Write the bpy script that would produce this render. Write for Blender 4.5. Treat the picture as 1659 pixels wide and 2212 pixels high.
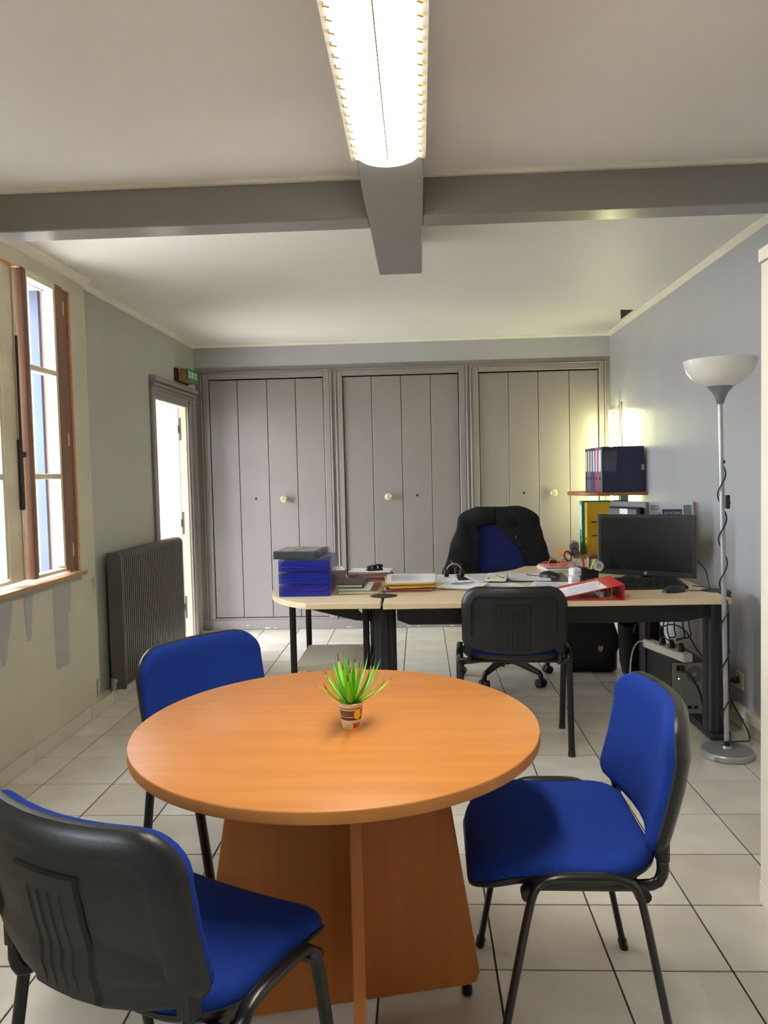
import bpy, bmesh, math, random
from math import sin, cos, pi, radians as R
from mathutils import Vector as V, Matrix as MX
random.seed(7)
sc = bpy.context.scene
for o in list(bpy.data.objects): bpy.data.objects.remove(o)
C = sc.collection.objects

# ------------------------------------------------------------------ camera
W_, H_, F_ = 1659, 2212, 1665.55
pit, yaw, rol = R(-2.83834), R(-2.67591), R(-1.32704)
fw = V((sin(yaw)*cos(pit), cos(yaw)*cos(pit), sin(pit)))
rt = V((cos(yaw), -sin(yaw), 0)); up = rt.cross(fw)
r2 = cos(rol)*rt + sin(rol)*up; u2 = -sin(rol)*rt + cos(rol)*up
cd = bpy.data.cameras.new('camera'); cam = bpy.data.objects.new('camera', cd); C.link(cam)
cd.sensor_fit = 'VERTICAL'; cd.sensor_height = 36; cd.sensor_width = 27; cd.lens = 36*F_/H_
cd.clip_start = .02; cd.clip_end = 200
m = MX.Identity(4)
for i in range(3): m[i][0], m[i][1], m[i][2] = r2[i], u2[i], -fw[i]
m[2][3] = 1.287
cam.matrix_world = m; sc.camera = cam

# ------------------------------------------------------------------ light of the place
SKY = 11.0; LAMP = 16.0; TUBE = 31.0; EXPO = 1.4
w = bpy.data.worlds.new('sky'); sc.world = w; w.use_nodes = True
bg = w.node_tree.nodes['Background']
bg.inputs[0].default_value = (.86, .93, 1, 1); bg.inputs[1].default_value = SKY
vs = sc.view_settings; sc.display_settings.display_device = 'sRGB'
vs.view_transform = 'Standard'; vs.look = 'None'; vs.gamma = 1; vs.use_curve_mapping = False; vs.exposure = EXPO
sc.cycles.max_bounces = 10; sc.cycles.diffuse_bounces = 6; sc.cycles.glossy_bounces = 4
sc.cycles.transmission_bounces = 6; sc.cycles.transparent_max_bounces = 8
sc.cycles.sample_clamp_indirect = 6; sc.cycles.caustics_reflective = False; sc.cycles.caustics_refractive = False
sc.cycles.use_denoising = True

# ------------------------------------------------------------------ materials
def lin(c):
    if isinstance(c, str): c = tuple(int(c[i:i+2], 16)/255 for i in (0, 2, 4))
    return tuple(x/12.92 if x <= .04045 else ((x+.055)/1.055)**2.4 for x in c)
MATS = {}
def mat(name, col, rough=.6, metal=0, var=.06, scale=6, bump=0, bscale=80, stretch=None, spec=.5, trans=0, emit=None, alpha=1, col2=None, coat=0, sheen=0):
    if name in MATS: return MATS[name]
    mt = bpy.data.materials.new(name); mt.use_nodes = True; nt = mt.node_tree; N = nt.nodes; L = nt.links
    p = N['Principled BSDF']; c = lin(col)
    tc = N.new('ShaderNodeTexCoord'); mp = N.new('ShaderNodeMapping'); L.new(tc.outputs['Object'], mp.inputs[0])
    if stretch: mp.inputs['Scale'].default_value = stretch
    nz = N.new('ShaderNodeTexNoise'); nz.inputs['Scale'].default_value = scale; nz.inputs['Detail'].default_value = 5
    L.new(mp.outputs[0], nz.inputs['Vector'])
    rp = N.new('ShaderNodeValToRGB')
    a = lin(col2) if col2 else tuple(x*(1-var) for x in c)
    b = c if col2 else tuple(min(1, x*(1+var)) for x in c)
    rp.color_ramp.elements[0].position = .3; rp.color_ramp.elements[1].position = .7
    rp.color_ramp.elements[0].color = (*a, 1); rp.color_ramp.elements[1].color = (*b, 1)
    L.new(nz.outputs['Fac'], rp.inputs[0]); L.new(rp.outputs[0], p.inputs['Base Color'])
    p.inputs['Roughness'].default_value = rough; p.inputs['Metallic'].default_value = metal
    p.inputs['Specular IOR Level'].default_value = spec
    p.inputs['Transmission Weight'].default_value = trans; p.inputs['Alpha'].default_value = alpha
    p.inputs['Coat Weight'].default_value = coat; p.inputs['Sheen Weight'].default_value = sheen
    if emit:
        p.inputs['Emission Color'].default_value = (*emit[0], 1); p.inputs['Emission Strength'].default_value = emit[1]
    if bump:
        n2 = N.new('ShaderNodeTexNoise'); n2.inputs['Scale'].default_value = bscale; n2.inputs['Detail'].default_value = 3
        L.new(mp.outputs[0], n2.inputs['Vector'])
        bp = N.new('ShaderNodeBump'); bp.inputs['Strength'].default_value = bump; bp.inputs['Distance'].default_value = .01
        L.new(n2.outputs['Fac'], bp.inputs['Height']); L.new(bp.outputs[0], p.inputs['Normal'])
    MATS[name] = mt; return mt
def thin_glass(name, tint, gl=.12):
    mt = bpy.data.materials.new(name); mt.use_nodes = True; nt = mt.node_tree; nt.nodes.clear()
    o = nt.nodes.new('ShaderNodeOutputMaterial'); mx = nt.nodes.new('ShaderNodeMixShader')
    t = nt.nodes.new('ShaderNodeBsdfTransparent'); g = nt.nodes.new('ShaderNodeBsdfGlossy')
    t.inputs[0].default_value = (*tint, 1); g.inputs['Roughness'].default_value = .08
    f = nt.nodes.new('ShaderNodeFresnel'); f.inputs[0].default_value = 1.45
    ma = nt.nodes.new('ShaderNodeMath'); ma.operation = 'MULTIPLY'; ma.inputs[1].default_value = gl*8
    nt.links.new(f.outputs[0], ma.inputs[0]); ge = nt.nodes.new('ShaderNodeNewGeometry'); m2 = nt.nodes.new('ShaderNodeMath'); m2.operation = 'SUBTRACT'; m2.use_clamp = True
    nt.links.new(ma.outputs[0], m2.inputs[0]); nt.links.new(ge.outputs['Backfacing'], m2.inputs[1]); nt.links.new(m2.outputs[0], mx.inputs[0])
    nt.links.new(t.outputs[0], mx.inputs[1]); nt.links.new(g.outputs[0], mx.inputs[2]); nt.links.new(mx.outputs[0], o.inputs[0])
    MATS[name] = mt; return mt

m_ceil = mat('ceiling_paint', 'e6e3dc', .5, var=.02, scale=2, bump=.04, bscale=15)
m_trimw = mat('trim_white', 'e2decf', .5, var=.04)
m_wall = mat('wall_grey_paint', 'b0b0b2', .26, var=.03, scale=3, bump=.22, bscale=7, stretch=(1, 1, .25))
m_wallL = mat('wall_grey_green_paint', 'aaa9a1', .5, var=.03, scale=3, bump=.05, bscale=12)
m_lining = mat('lining_board_paint', 'bfbba6', .6, var=.05, scale=4, bump=.06, bscale=30)
m_patch = mat('bare_grey_paint', 'a3a29d', .6, var=.04, scale=9)
m_mauve = mat('mauve_gloss_paint', '89817f', .32, var=.03, scale=3, bump=.05, bscale=14)
m_doorp = mat('mauve_door_darkened', '6a6064', .45, var=.03, scale=3)  # door mauve darkened in the colour to offset strong daylight on the leaf
m_beam = mat('beam_grey_paint', '85827d', .25, var=.03, scale=4, bump=.04, bscale=20)
m_tile = mat('floor_tile', 'cfc9be', .3, var=.05, scale=5, bump=.02, bscale=40, col2='bdb6a9')
m_tile2 = mat('floor_tile_warm', 'cbc3b5', .3, var=.05, scale=4, bump=.02, bscale=40, col2='b7ae9f')
m_tile3 = mat('floor_tile_pale', 'd3cec4', .3, var=.05, scale=7, bump=.02, bscale=40, col2='c2bcb0')
m_grout = mat('grout_dark', '4a4037', .9, var=.1, scale=30)
m_plinth = mat('plinth_tile', 'c5c0b2', .35, var=.05, scale=8)
m_black = mat('black_plastic', '131312', .42, var=.1, scale=40, bump=.05, bscale=300)
m_blackt = mat('black_metal_tube', '141413', .3, var=.1, scale=20)
m_blackm = mat('matt_black_metal', '1a1a1d', .5, var=.1, scale=20)
m_blue = mat('blue_fabric', '1a3585', .95, var=.10, scale=220, bump=.25, bscale=500, spec=.15)
m_navy = mat('navy_fabric', '101d58', .95, var=.10, scale=220, bump=.2, bscale=500)
m_beech = mat('beech_laminate', 'c3803c', .38, var=.05, scale=3, stretch=(1, 9, 1), col2='b97536', spec=.4)
m_beechv = mat('beech_laminate_upright', 'c07638', .45, var=.05, scale=3, stretch=(8, 8, .8), col2='b26b33', spec=.3)
m_oak = mat('pale_maple_laminate', 'd9c3a0', .42, var=.03, scale=4, stretch=(1, 10, 1))
m_oakd = mat('grey_beige_shelf_board', 'b0a592', .5, var=.03, scale=5)
m_white = mat('white_lacquer', 'e6ded0', .4, var=.02, scale=5)
m_paper = mat('white_paper', 'e2e1e6', .8, var=.03, scale=20)
m_paper2 = mat('cream_paper', 'cfc7b0', .8, var=.06, scale=20)
m_print = mat('grey_print', '8d8d96', .8, var=.1)
m_printd = mat('dark_print', '55555c', .8, var=.1)
m_brown = mat('bare_brown_wood', '86604a', .6, var=.12, scale=3, stretch=(9, 9, .7), col2='704d39')
m_chip = mat('chipboard_edge', 'e0b083', .8, var=.25, scale=160, bump=.3, bscale=200)
m_cream = mat('old_cream_gloss', 'd8cfb8', .4, var=.08, scale=6, bump=.08, bscale=40, col2='c4b89d')
m_creamj = mat('cream_door_jamb', 'a88f68', .5, var=.1, scale=5)
m_sill = mat('raw_sill_board', 'd9b79b', .6, var=.08, scale=3, stretch=(8, 1, 8))
m_silledge = mat('sill_ply_edge', 'a5825f', .7, var=.15, scale=40)
m_rad = mat('radiator_dark_grey', '57524e', .42, var=.04, scale=12)
m_silver = mat('silver_paint', 'a9abae', .32, metal=.6, var=.03)
m_chrome = mat('polished_steel', 'c9c9c9', .15, metal=1, var=.02)
m_brass = mat('pale_brass', 'e0d4ac', .25, metal=.6, var=.05)
m_opal = mat('opal_plastic', 'e4e0d6', .25, var=.02, trans=0, coat=.3)
m_green = mat('exit_green', '157a4a', .4, var=.05)
m_signw = mat('sign_white', 'e8efe8', .5, var=.02)
m_card = mat('brown_lens', '8a6a42', .5, var=.15, scale=20)
m_bluetray = mat('blue_tray_plastic', '2a35b4', .18, var=.08, scale=8, coat=.4, alpha=.42)
m_bluefold = mat('blue_folder', '3f5be0', .35, var=.15, scale=25, stretch=(1, 1, 6))
m_purple = mat('purple_folder', '7a35a8', .35, var=.15, scale=25)
m_dkgrey = mat('dark_grey_plastic', '464a4c', .25, var=.08, scale=12, coat=.3)
m_red = mat('red_binder_card', 'd0201c', .35, var=.04)
m_redd = mat('dark_red_folder', '8e2f22', .6, var=.08)
m_greenf = mat('green_folder', '4da35b', .6, var=.05)
m_yellow = mat('mustard_card', 'c9a012', .5, var=.05, scale=8)
m_yfold = mat('yellow_folder', 'd9b25a', .65, var=.06)
m_pinkf = mat('pink_folder', 'd89a9c', .65, var=.06)
m_brownf = mat('brown_old_paper', '8b7169', .8, var=.2, scale=60)
m_teal = mat('teal_card', '17938a', .45, var=.04)
m_navyc = mat('navy_card', '1d2140', .4, var=.08, scale=20)
m_navyc2 = mat('navy_binder_spine', '23336f', .4, var=.06)
m_pinkred = mat('crimson_card', 'c92f4c', .45, var=.05)
m_greyspine = mat('grey_spine', '5b6072', .45, var=.05)
m_pocket = mat('clear_pocket', '44484f', .2, var=.08)
m_screen = mat('dark_screen', '0b0e0e', .22, var=.1)
m_bezel = mat('bezel_black', '141516', .35, var=.08)
m_bezels = mat('bezel_grey_side', '6a6a70', .4, var=.05)
m_wood = mat('brown_shelf_wood', 'a56b3c', .45, var=.1, scale=4, stretch=(1, 8, 8), col2='8f5a30')
m_cloth = mat('black_cloth', '0e0e11', .95, var=.2, scale=60, bump=.3, bscale=120)
m_leather = mat('black_leather', '121214', .45, var=.15, scale=30, bump=.2, bscale=120)
m_galv = mat('galvanised_steel', '9a9b96', .4, metal=.5, var=.08, scale=20)
m_plast = mat('white_plastic', 'dedacb', .4, var=.03)
m_hole = mat('dark_void', '0a0908', .9)
m_leaf = mat('leaf_green', '84cf2e', .45, var=.18, scale=30)
m_leaf2 = mat('leaf_dark_green', '5aa522', .45, var=.2, scale=30)
m_leaft = mat('leaf_tip_brown', '6b4a25', .6, var=.2, scale=30)
m_cupc = mat('cup_cream', 'dcc39a', .5, var=.03)
m_cupb = mat('cup_brown', '6b4a32', .5, var=.05)
m_cupd = mat('cup_dark_brown', '4a2416', .5, var=.05)
m_cupy = mat('cup_yellow', 'f0b21a', .5, var=.03)
m_orange = mat('orange_plastic', 'e2764c', .3, var=.05)
m_lime = mat('lime_plastic', 'c9d96a', .3, var=.05)
m_clear = thin_glass('clear_film', (.86, .87, .9), .12)
m_pane = thin_glass('window_pane', (.93, .96, .97), .12)
m_lens = thin_glass('dark_lens', (.75, .55, .5), .15)
m_led = mat('green_led', '3cff60', .3, emit=((.1, 1, .2), 4))
m_foil = mat('foliage', '5d9a3a', .6, var=.4, scale=4, col2='2f6a1c')
m_bark = mat('bark', '5a4636', .9, var=.3, scale=20)
m_grass = mat('terrace_concrete', 'c9c2bb', .9, var=.1, scale=3)
m_shut = mat('white_outer_paint', 'e6e6ec', .5, var=.03)
m_bluegrey = mat('blue_grey_strip', '3f4a60', .6, var=.12, scale=5)
m_plaster = mat('reveal_plaster', 'e6dadb', .7, var=.04)
m_diff = mat('lamp_diffuser', 'fff6e0', .4, emit=((1, .945, .85), LAMP))
m_fin = mat('louvre_fin', 'a98a4c', .4)
m_tube = mat('tube_glow', 'fffbe0', .4, emit=((.97, 1, .50), TUBE))

# ------------------------------------------------------------------ mesh helpers
class G:
    def __init__(s): s.bm = bmesh.new()
    def _mi(s, fs, mi):
        for f in fs: f.material_index = mi; f.smooth = True
    def box(s, c, d, bev=0, mi=0, rot=None, seg=1):
        M = MX.Translation(V(c)) @ (rot.to_4x4() if rot else MX.Identity(4)) @ MX.Diagonal((*d, 1))
        r = bmesh.ops.create_cube(s.bm, size=1, matrix=M)
        vs = r['verts']; fs = {f for v in vs for f in v.link_faces}
        s._mi(fs, mi)
        if bev:
            es = list({e for v in vs for e in v.link_edges})
            q = bmesh.ops.bevel(s.bm, geom=es, offset=min(bev, min(d)*.49), segments=seg, affect='EDGES', profile=.5)
            s._mi(q['faces'], mi)
        return s
    def b(s, x0, x1, y0, y1, z0, z1, bev=0, mi=0):
        return s.box(((x0+x1)/2, (y0+y1)/2, (z0+z1)/2), (x1-x0, y1-y0, z1-z0), bev, mi)
    def loft(s, rings, cap0=True, cap1=True, mi=0, closed=True):
        bm = s.bm; vr = [[bm.verts.new(p) for p in r] for r in rings]; n = len(rings[0]); fs = []
        for a, b in zip(vr, vr[1:]):
            for i in range(n if closed else n-1):
                j = (i+1) % n
                fs.append(bm.faces.new((a[i], a[j], b[j], b[i])))
        if cap0: fs.append(bm.faces.new(vr[0][::-1]))
        if cap1: fs.append(bm.faces.new(vr[-1]))
        s._mi(fs, mi); return s
    def tube(s, pts, r, n=10, mi=0, r2=None, side=None, cap=True, smooth=0):
        pts = [V(p) for p in pts]
        if isinstance(r, (list, tuple)) and smooth:
            r0 = list(r)
            for _ in range(smooth):
                q = [r0[0]]
                for a, b in zip(r0, r0[1:]): q += [a*.75+b*.25, a*.25+b*.75]
                r0 = q+[r0[-1]]
            r = r0
        for _ in range(smooth):
            q = [pts[0]]
            for a, b in zip(pts, pts[1:]): q += [a*.75+b*.25, a*.25+b*.75]
            pts = q+[pts[-1]]
        rings = []; prev = None
        for i, p in enumerate(pts):
            t = (pts[min(i+1, len(pts)-1)]-pts[max(i-1, 0)]).normalized()
            if side: u = V(side)
            else:
                u = prev if prev else (V((0, 0, 1)) if abs(t.z) < .9 else V((1, 0, 0)))
            u = (u-t*u.dot(t)).normalized(); v = t.cross(u); prev = u
            rr = r[i] if isinstance(r, (list, tuple)) else r
            rb = r2 if r2 else rr
            rings.append([p+u*(cos(k*2*pi/n)*rr)+v*(sin(k*2*pi/n)*rb) for k in range(n)])
        return s.loft(rings, cap, cap, mi)
    def lathe(s, prof, n=32, c=(0, 0, 0), mi=0, cap=True, M=None):
        rings = []
        for (r, z) in prof:
            ring = [V((cos(k*2*pi/n)*r, sin(k*2*pi/n)*r, z)) for k in range(n)]
            rings.append([(M @ p if M else p)+V(c) for p in ring])
        return s.loft(rings, cap, cap, mi)
    def prism(s, poly, z0, z1, M=None, mi=0, bev=0):
        f = lambda p, z: (M @ V((p[0], p[1], z))) if M else V((p[0], p[1], z))
        before = set(s.bm.verts)
        s.loft([[f(p, z0) for p in poly], [f(p, z1) for p in poly]], mi=mi)
        if bev:
            vs = [v for v in s.bm.verts if v not in before]
            es = list({e for v in vs for e in v.link_edges})
            q = bmesh.ops.bevel(s.bm, geom=es, offset=bev, segments=1, affect='EDGES', profile=.5); s._mi(q['faces'], mi)
        return s
    def quad(s, a, b, c, d, mi=0):
        f = s.bm.faces.new([s.bm.verts.new(p) for p in (a, b, c, d)]); s._mi([f], mi); return s
    def grid(s, fn, nu, nv, mi=0):
        vs = [[s.bm.verts.new(fn(i/nu, j/nv)) for j in range(nv+1)] for i in range(nu+1)]
        s._mi([s.bm.faces.new((vs[i][j], vs[i+1][j], vs[i+1][j+1], vs[i][j+1])) for i in range(nu) for j in range(nv)], mi); return s
    def mk(s, name, mats, parent=None, ang=35, fix=True, **kw):
        if fix: bmesh.ops.recalc_face_normals(s.bm, faces=s.bm.faces)
        me = bpy.data.meshes.new(name); s.bm.to_mesh(me); s.bm.free()
        for x in (mats if isinstance(mats, (list, tuple)) else [mats]): me.materials.append(x)
        me.set_sharp_from_angle(angle=R(ang))
        o = bpy.data.objects.new(name, me); C.link(o)
        if parent: o.parent = parent
        for k, v in kw.items(): o[k] = v
        return o
def thing(name, label, cat, loc=(0, 0, 0), rz=0, group=None, rot=None):
    o = bpy.data.objects.new(name, None); C.link(o); o.empty_display_size = .05
    o.location = loc; o.rotation_euler = rot if rot else (0, 0, rz); o['label'] = label; o['category'] = cat
    if group: o['group'] = group
    return o
def tag(o, label, cat, group=None, loc=None, rz=None):
    o['label'] = label; o['category'] = cat
    if group: o['group'] = group
    if loc: o.location = loc
    if rz is not None: o.rotation_euler = (0, 0, rz)
    return o
def dup(root, loc, rz, label, group=None):
    r = root.copy(); C.link(r); r.location = loc; r.rotation_euler = (0, 0, rz); r['label'] = label
    if group: r['group'] = group
    for ch in list(root.children):
        c = ch.copy(); C.link(c); c.parent = r
        for g in ch.children:
            d = g.copy(); C.link(d); d.parent = c
    return r
def struct(o): o['kind'] = 'structure'; return o
def text(body, name, size, mt, parent, M, sx=1, depth=.0006):
    cu = bpy.data.curves.new(name, 'FONT'); cu.body = body; cu.size = size; cu.extrude = depth; cu.align_x = 'CENTER'; cu.align_y = 'CENTER'; cu.resolution_u = 3
    t = bpy.data.objects.new(name, cu); C.link(t)
    me = bpy.data.meshes.new_from_object(t.evaluated_get(bpy.context.evaluated_depsgraph_get()))
    bpy.data.objects.remove(t); me.transform(MX.Diagonal((sx, 1, 1, 1))); me.materials.clear(); me.materials.append(mt)
    o = bpy.data.objects.new(name, me); C.link(o); o.parent = parent; o.matrix_local = M
    return o
def frame(o, x, y):      # matrix with origin o, local x and y axes
    x = V(x).normalized(); y = V(y); y = (y-x*y.dot(x)).normalized(); z = x.cross(y)
    m = MX.Identity(4)
    for i in range(3): m[i][0], m[i][1], m[i][2], m[i][3] = x[i], y[i], z[i], o[i]
    return m

XL, XR, YB, ZC = -1.854, 1.566, 6.39, 2.385
YF = -1.6
# ------------------------------------------------------------------ room shell
TX, TY, G_ = .3002, .3025, .0052
fl = struct(G().b(-2.3, XR+.2, YF-.2, YB+.9, -.1, -.004).mk('floor', m_grout))
tm = []
for k, mm in enumerate((m_tile, m_tile2, m_tile3)):
    t = G().b(-TX/2+G_/2, TX/2-G_/2, -TY/2+G_/2, TY/2-G_/2, -.004, 0, .0012).mk('tile', mm); tm.append(t.data); bpy.data.objects.remove(t)
x0 = .173-7*TX; y0 = 1.943-5*TY
far = G()
for i in range(12):
    for j in range(-5, 20):
        cx, cy = x0+(i+.5)*TX, y0+(j+.5)*TY
        xa, xb = max(cx-TX/2, XL), min(cx+TX/2, XR)
        if xb-xa < .02: continue
        ya, yb = cy-TY/2, min(cy+TY/2, YB)
        if j < 0:
            far.b(xa+G_/2, xb-G_/2, cy-TY/2+G_/2, cy+TY/2-G_/2, -.004, 0); continue
        me = random.choice(tm)
        o = bpy.data.objects.new('tile', me); C.link(o); o.parent = fl
        o.location = ((xa+xb)/2, (ya+yb)/2, random.uniform(-.0004, .0002)); o.scale = ((xb-xa)/TX, (yb-ya)/TY, 1)
far.mk('tile', m_tile, fl, kind='stuff')

struct(G().b(XL-.3, XR+.2, YF-.2, YB+.9, ZC, ZC+.12).mk('ceiling', m_ceil))
gap = G().prism([(1.417, 5.48), (1.512, 5.50), (1.508, 5.82)], ZC-.0015, ZC-.0003)
gap.mk('ceiling_hole', m_hole, bpy.data.objects['ceiling'])
struct(G().b(XR, XR+.15, YF-.2, YB+.9, 0, ZC).mk('wall_right', m_wall))
# wall behind the camera
wf = G()
wf.b(XL-.1, XR, YF-.15, YF, 0, ZC)
struct(wf.mk('wall_front', m_wall))
# left wall: thin by the door, lined and deep around the window
wl = G(); X2 = XL-.05
WY0, WY1, WZ0, WZ1 = 2.90, 3.955, .80, 2.27
DY0, DY1, DZ = 5.36, 6.10, 1.848
wl.b(X2, XL, WY1+.25, DY0, 0, ZC).b(X2, XL, DY0, DY1, DZ, ZC).b(X2, XL, DY1, YB+.02, 0, ZC)
wl.b(X2-.3, XL, YF-.1, -.7, 0, ZC).b(X2-.3, XL, .3, WY0, 0, ZC).b(X2-.3, XL, -.7, .3, 0, .85).b(X2-.3, XL, -.7, .3, 2.0, ZC).b(X2-.3, XL, WY1, WY1+.25, 0, ZC).b(X2-.3, XL, WY0, WY1, 0, WZ0-.01).b(X2-.3, XL, WY0, WY1, WZ1+.01, ZC)
wlo = struct(wl.mk('wall_left', m_wallL))
XP = -1.80
ln = G(); LY1 = 4.165
ln.b(XP-.021, XP, YF, -.7, .066, ZC-.03).b(XP-.021, XP, .3, WY0, .066, ZC-.03).b(XP-.021, XP, -.7, .3, .066, .85).b(XP-.021, XP, -.7, .3, 2.0, ZC-.03).b(XP-.021, XP, WY1+.035, LY1, .066, ZC-.03).b(XP-.021, XP, WY0, WY1+.035, .066, WZ0).b(XP-.021, XP, WY0, WY1+.035, WZ1, ZC-.03)
ln.b(XL, XP-.021, LY1-.03, LY1-.002, .066, ZC-.03)
ln.mk('lining_board', m_lining, wlo)
G().b(XP-.0225, XP-.0005, WY1+.027, WY1+.0352, WZ0+.02, WZ1+.001).b(XP-.0225, XP-.0005, WY0, WY1+.03, WZ1-.006, WZ1+.001).mk('chipboard_edge', m_chip, wlo, label='raw orange chipboard edge around the window')
JN = 0
def jag(y0, y1, z0, z1, taper=0):
    n = 14; a = []; b = []
    for i in range(n+1):
        t = i/n; z = z1+(z0-z1)*t
        a.append((y0+random.uniform(-.004, .004)+taper*t*.5, z)); b.append((y1+random.uniform(-.006, .006)-taper*t, z))
    global JN; JN += .0004; M = frame((XP+JN, 0, 0), (0, 1, 0), (0, 0, 1))
    g = G(); pts = a+b[::-1]; vs = [g.bm.verts.new(M @ V((p[0], p[1], .0006))) for p in pts]
    n2 = len(pts)
    for i in range(n): g.bm.faces.new((vs[i], vs[i+1], vs[n2-2-i], vs[n2-1-i]))
    g.mk('paint_patch', m_patch, wlo)
jag(3.66, 3.83, .36, .79, .02); jag(3.76, 3.87, .62, .79, .03); jag(3.385, 3.47, .56, .79, .03); jag(3.13, 3.30, .50, .78, .09); jag(2.92, 3.99, .765, .792)
jag(4.12, 4.155, .09, .19, .0)
for (y, z, h) in ((4.10, .70, .05), (4.07, 2.10, .02), (4.12, 1.98, .07), (4.13, .66, .10), (4.11, 1.3, .03)): jag(y, y+.012, z, z+h, .004)
# baseboard: row of plinth tiles
bl = struct(G().b(XL, XP+.001, YF, 5.30, 0, .0645).mk('baseboard_left', m_plinth))
pt = G().b(-.1488, .1488, -.0062, .0062, -.032, .0325, .0015).mk('plinth_tile', m_plinth); ptm = pt.data; bpy.data.objects.remove(pt)
for j in range(0, 16):
    o = bpy.data.objects.new('plinth_tile', ptm); C.link(o); o.parent = bl; o.location = (XP+.0075, y0+(j+.5)*TY-.05, .033); o.rotation_euler = (0, 0, pi/2)
br = struct(G().b(XR-.008, XR, 2.3, YB-.06, 0, .0645).mk('baseboard_right', m_plinth))
for j in range(4, 17):
    if (y0+(j+.5)*TY) > YB-.3: continue
    o = bpy.data.objects.new('plinth_tile', ptm); C.link(o); o.parent = br; o.location = (XR-.014, y0+(j+.5)*TY, .033); o.rotation_euler = (0, 0, pi/2)
# trims at the ceiling
def cove(name, pts_a, pts_b, nx, ny, s=.028):
    g = G(); a = V(pts_a); b = V(pts_b); n = V((nx, ny, 0)); ring = lambda p: [p+V((0, 0, 0)), p+n*s, p+n*s-V((0, 0, s*.3)), p+n*s*.4-V((0, 0, s*.75)), p-V((0, 0, s))]
    return struct(g.loft([ring(a), ring(b)]).mk(name, m_trimw))
cove('trim_1', (XL, 4.17, ZC), (XL, YB, ZC), 1, 0)
cove('trim_2', (XL, YB, ZC), (XR, YB, ZC), 0, -1, .022)
cove('trim_3', (XR, 3.02, ZC), (XR, YB, ZC), -1, 0)
cove('trim_4', (XP-.01, YF, ZC), (XP-.01, 4.18, ZC), 1, 0, .05)
# ceiling beams
BY0, BY1, BZ, LX0, LX1 = 2.896, 3.018, 2.231, -.171, .033
struct(G().b(XL, LX0, BY0, BY1, BZ, ZC, .004).b(LX1, XR, BY0, BY1, BZ, ZC, .004).mk('trim_5', m_beam, label='grey painted cross beam under the ceiling'))
struct(G().b(LX0, LX1, YF, 3.715, BZ, ZC, .005).mk('trim_6', m_beam, label='grey painted stub beam carrying the ceiling light'))
struct(G().b(XL, LX0, BY0-.018, BY0, ZC-.014, ZC).b(LX1, XR, BY0-.018, BY0, ZC-.014, ZC).mk('trim_7', m_trimw))
struct(G().b(LX0-.02, LX0, BY1, 3.60, ZC-.012, ZC).b(LX1, LX1+.022, BY1, 3.50, ZC-.012, ZC).mk('trim_8', m_trimw))

# ------------------------------------------------------------------ window in the left wall
wi = struct(G().b(X2-.3, X2-.02, WY0-.01, WY1+.012, WZ1-.001, WZ1+.02).mk('window_1', m_plaster))
G().b(X2-.3, XP-.022, WY1-.004, WY1+.012, WZ0, WZ1).b(X2-.3, XP-.022, WY0-.012, WY0, WZ0, WZ1).mk('reveal', m_plaster, wi)
G().b(-1.985, -1.94, WY1-.03, WY1+.002, WZ0, WZ1).mk('frame_strip', m_bluegrey, wi, label='blue grey strip down the outer reveal')
G().b(X2-.3, -1.765, WY0-.3, 3.99, .795, .815, .003).mk('window_sill', m_sill, wi)
G().b(-1.766, -1.7645, WY0-.3, 3.991, .7945, .8145).mk('sill_edge', m_silledge, wi)
# hinge-side fixed frame of bare wood
fr = G().b(-1.875, -1.812, 3.885, WY1+.03, .815, WZ1).mk('hinge_post', m_brown, wi)
for z in (.93, 1.50, 2.17): G().b(-1.813, -1.803, 3.90, 3.925, z-.035, z+.035, .003).mk('hinge', m_cream, fr)
def leaf(name, ya, yb, edge_y, ed_m, st_m, wa, wb, xa, xb):
    # a casement leaf from ya to yb; wa, wb widths of its stiles
    l = G().b(xa, xb, ya, ya+wa, .832, 2.2695, .004).mk(name, ed_m, wi)
    G().b(xa, xb, yb-wb, yb, .832, 2.2695, .004).mk('stile', st_m, l)
    G().b(xa+.008, xb-.004, ya+wa, ya+wa+.014, .86, 2.24).b(xa+.008, xb-.004, yb-wb-.022, yb-wb, .86, 2.24).mk('glazing_bead', m_cream, l)
    G().b(xa+.004, xb-.002, ya+wa, yb-wb, 2.235, 2.2695).b(xa+.004, xb-.002, ya+wa, yb-wb, .832, .848).mk('rail', st_m if ed_m is not m_brown else m_cream, l)
    for z in (1.312, 1.822): G().b(xa+.006, xb-.003, ya+wa, yb-wb, z-.014, z+.014, .004).mk('muntin', m_cream, l)
    for za, zb in ((.848, 1.298), (1.326, 1.808), (1.836, 2.235)): G().b((xa+xb)/2-.002, (xa+xb)/2+.002, ya+wa, yb-wb, za, zb).mk('pane', m_pane, l)
    return l
la = leaf('right_leaf', 3.485, 3.885, 0, m_brown, m_brown, .038, .075, -1.845, -1.79)
lb = leaf('left_leaf', 2.93, 3.465, 0, m_cream, m_cream, .08, .13, -1.87, -1.825)
bolt = G().tube([(-1.817, 3.452, .84), (-1.817, 3.452, 2.25)], .007, 8)
bolt.mk('bolt_rod', m_cream, lb)
G().b(-1.826, -1.806, 3.436, 3.458, 1.16, 1.48, .004).tube([(-1.81, 3.447, 1.48), (-1.81, 3.447, 1.95)], .006, 8).b(-1.815, -1.80, 3.45, 3.476, 1.40, 1.425, .003).mk('bolt_case', m_blackm, lb)
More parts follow.
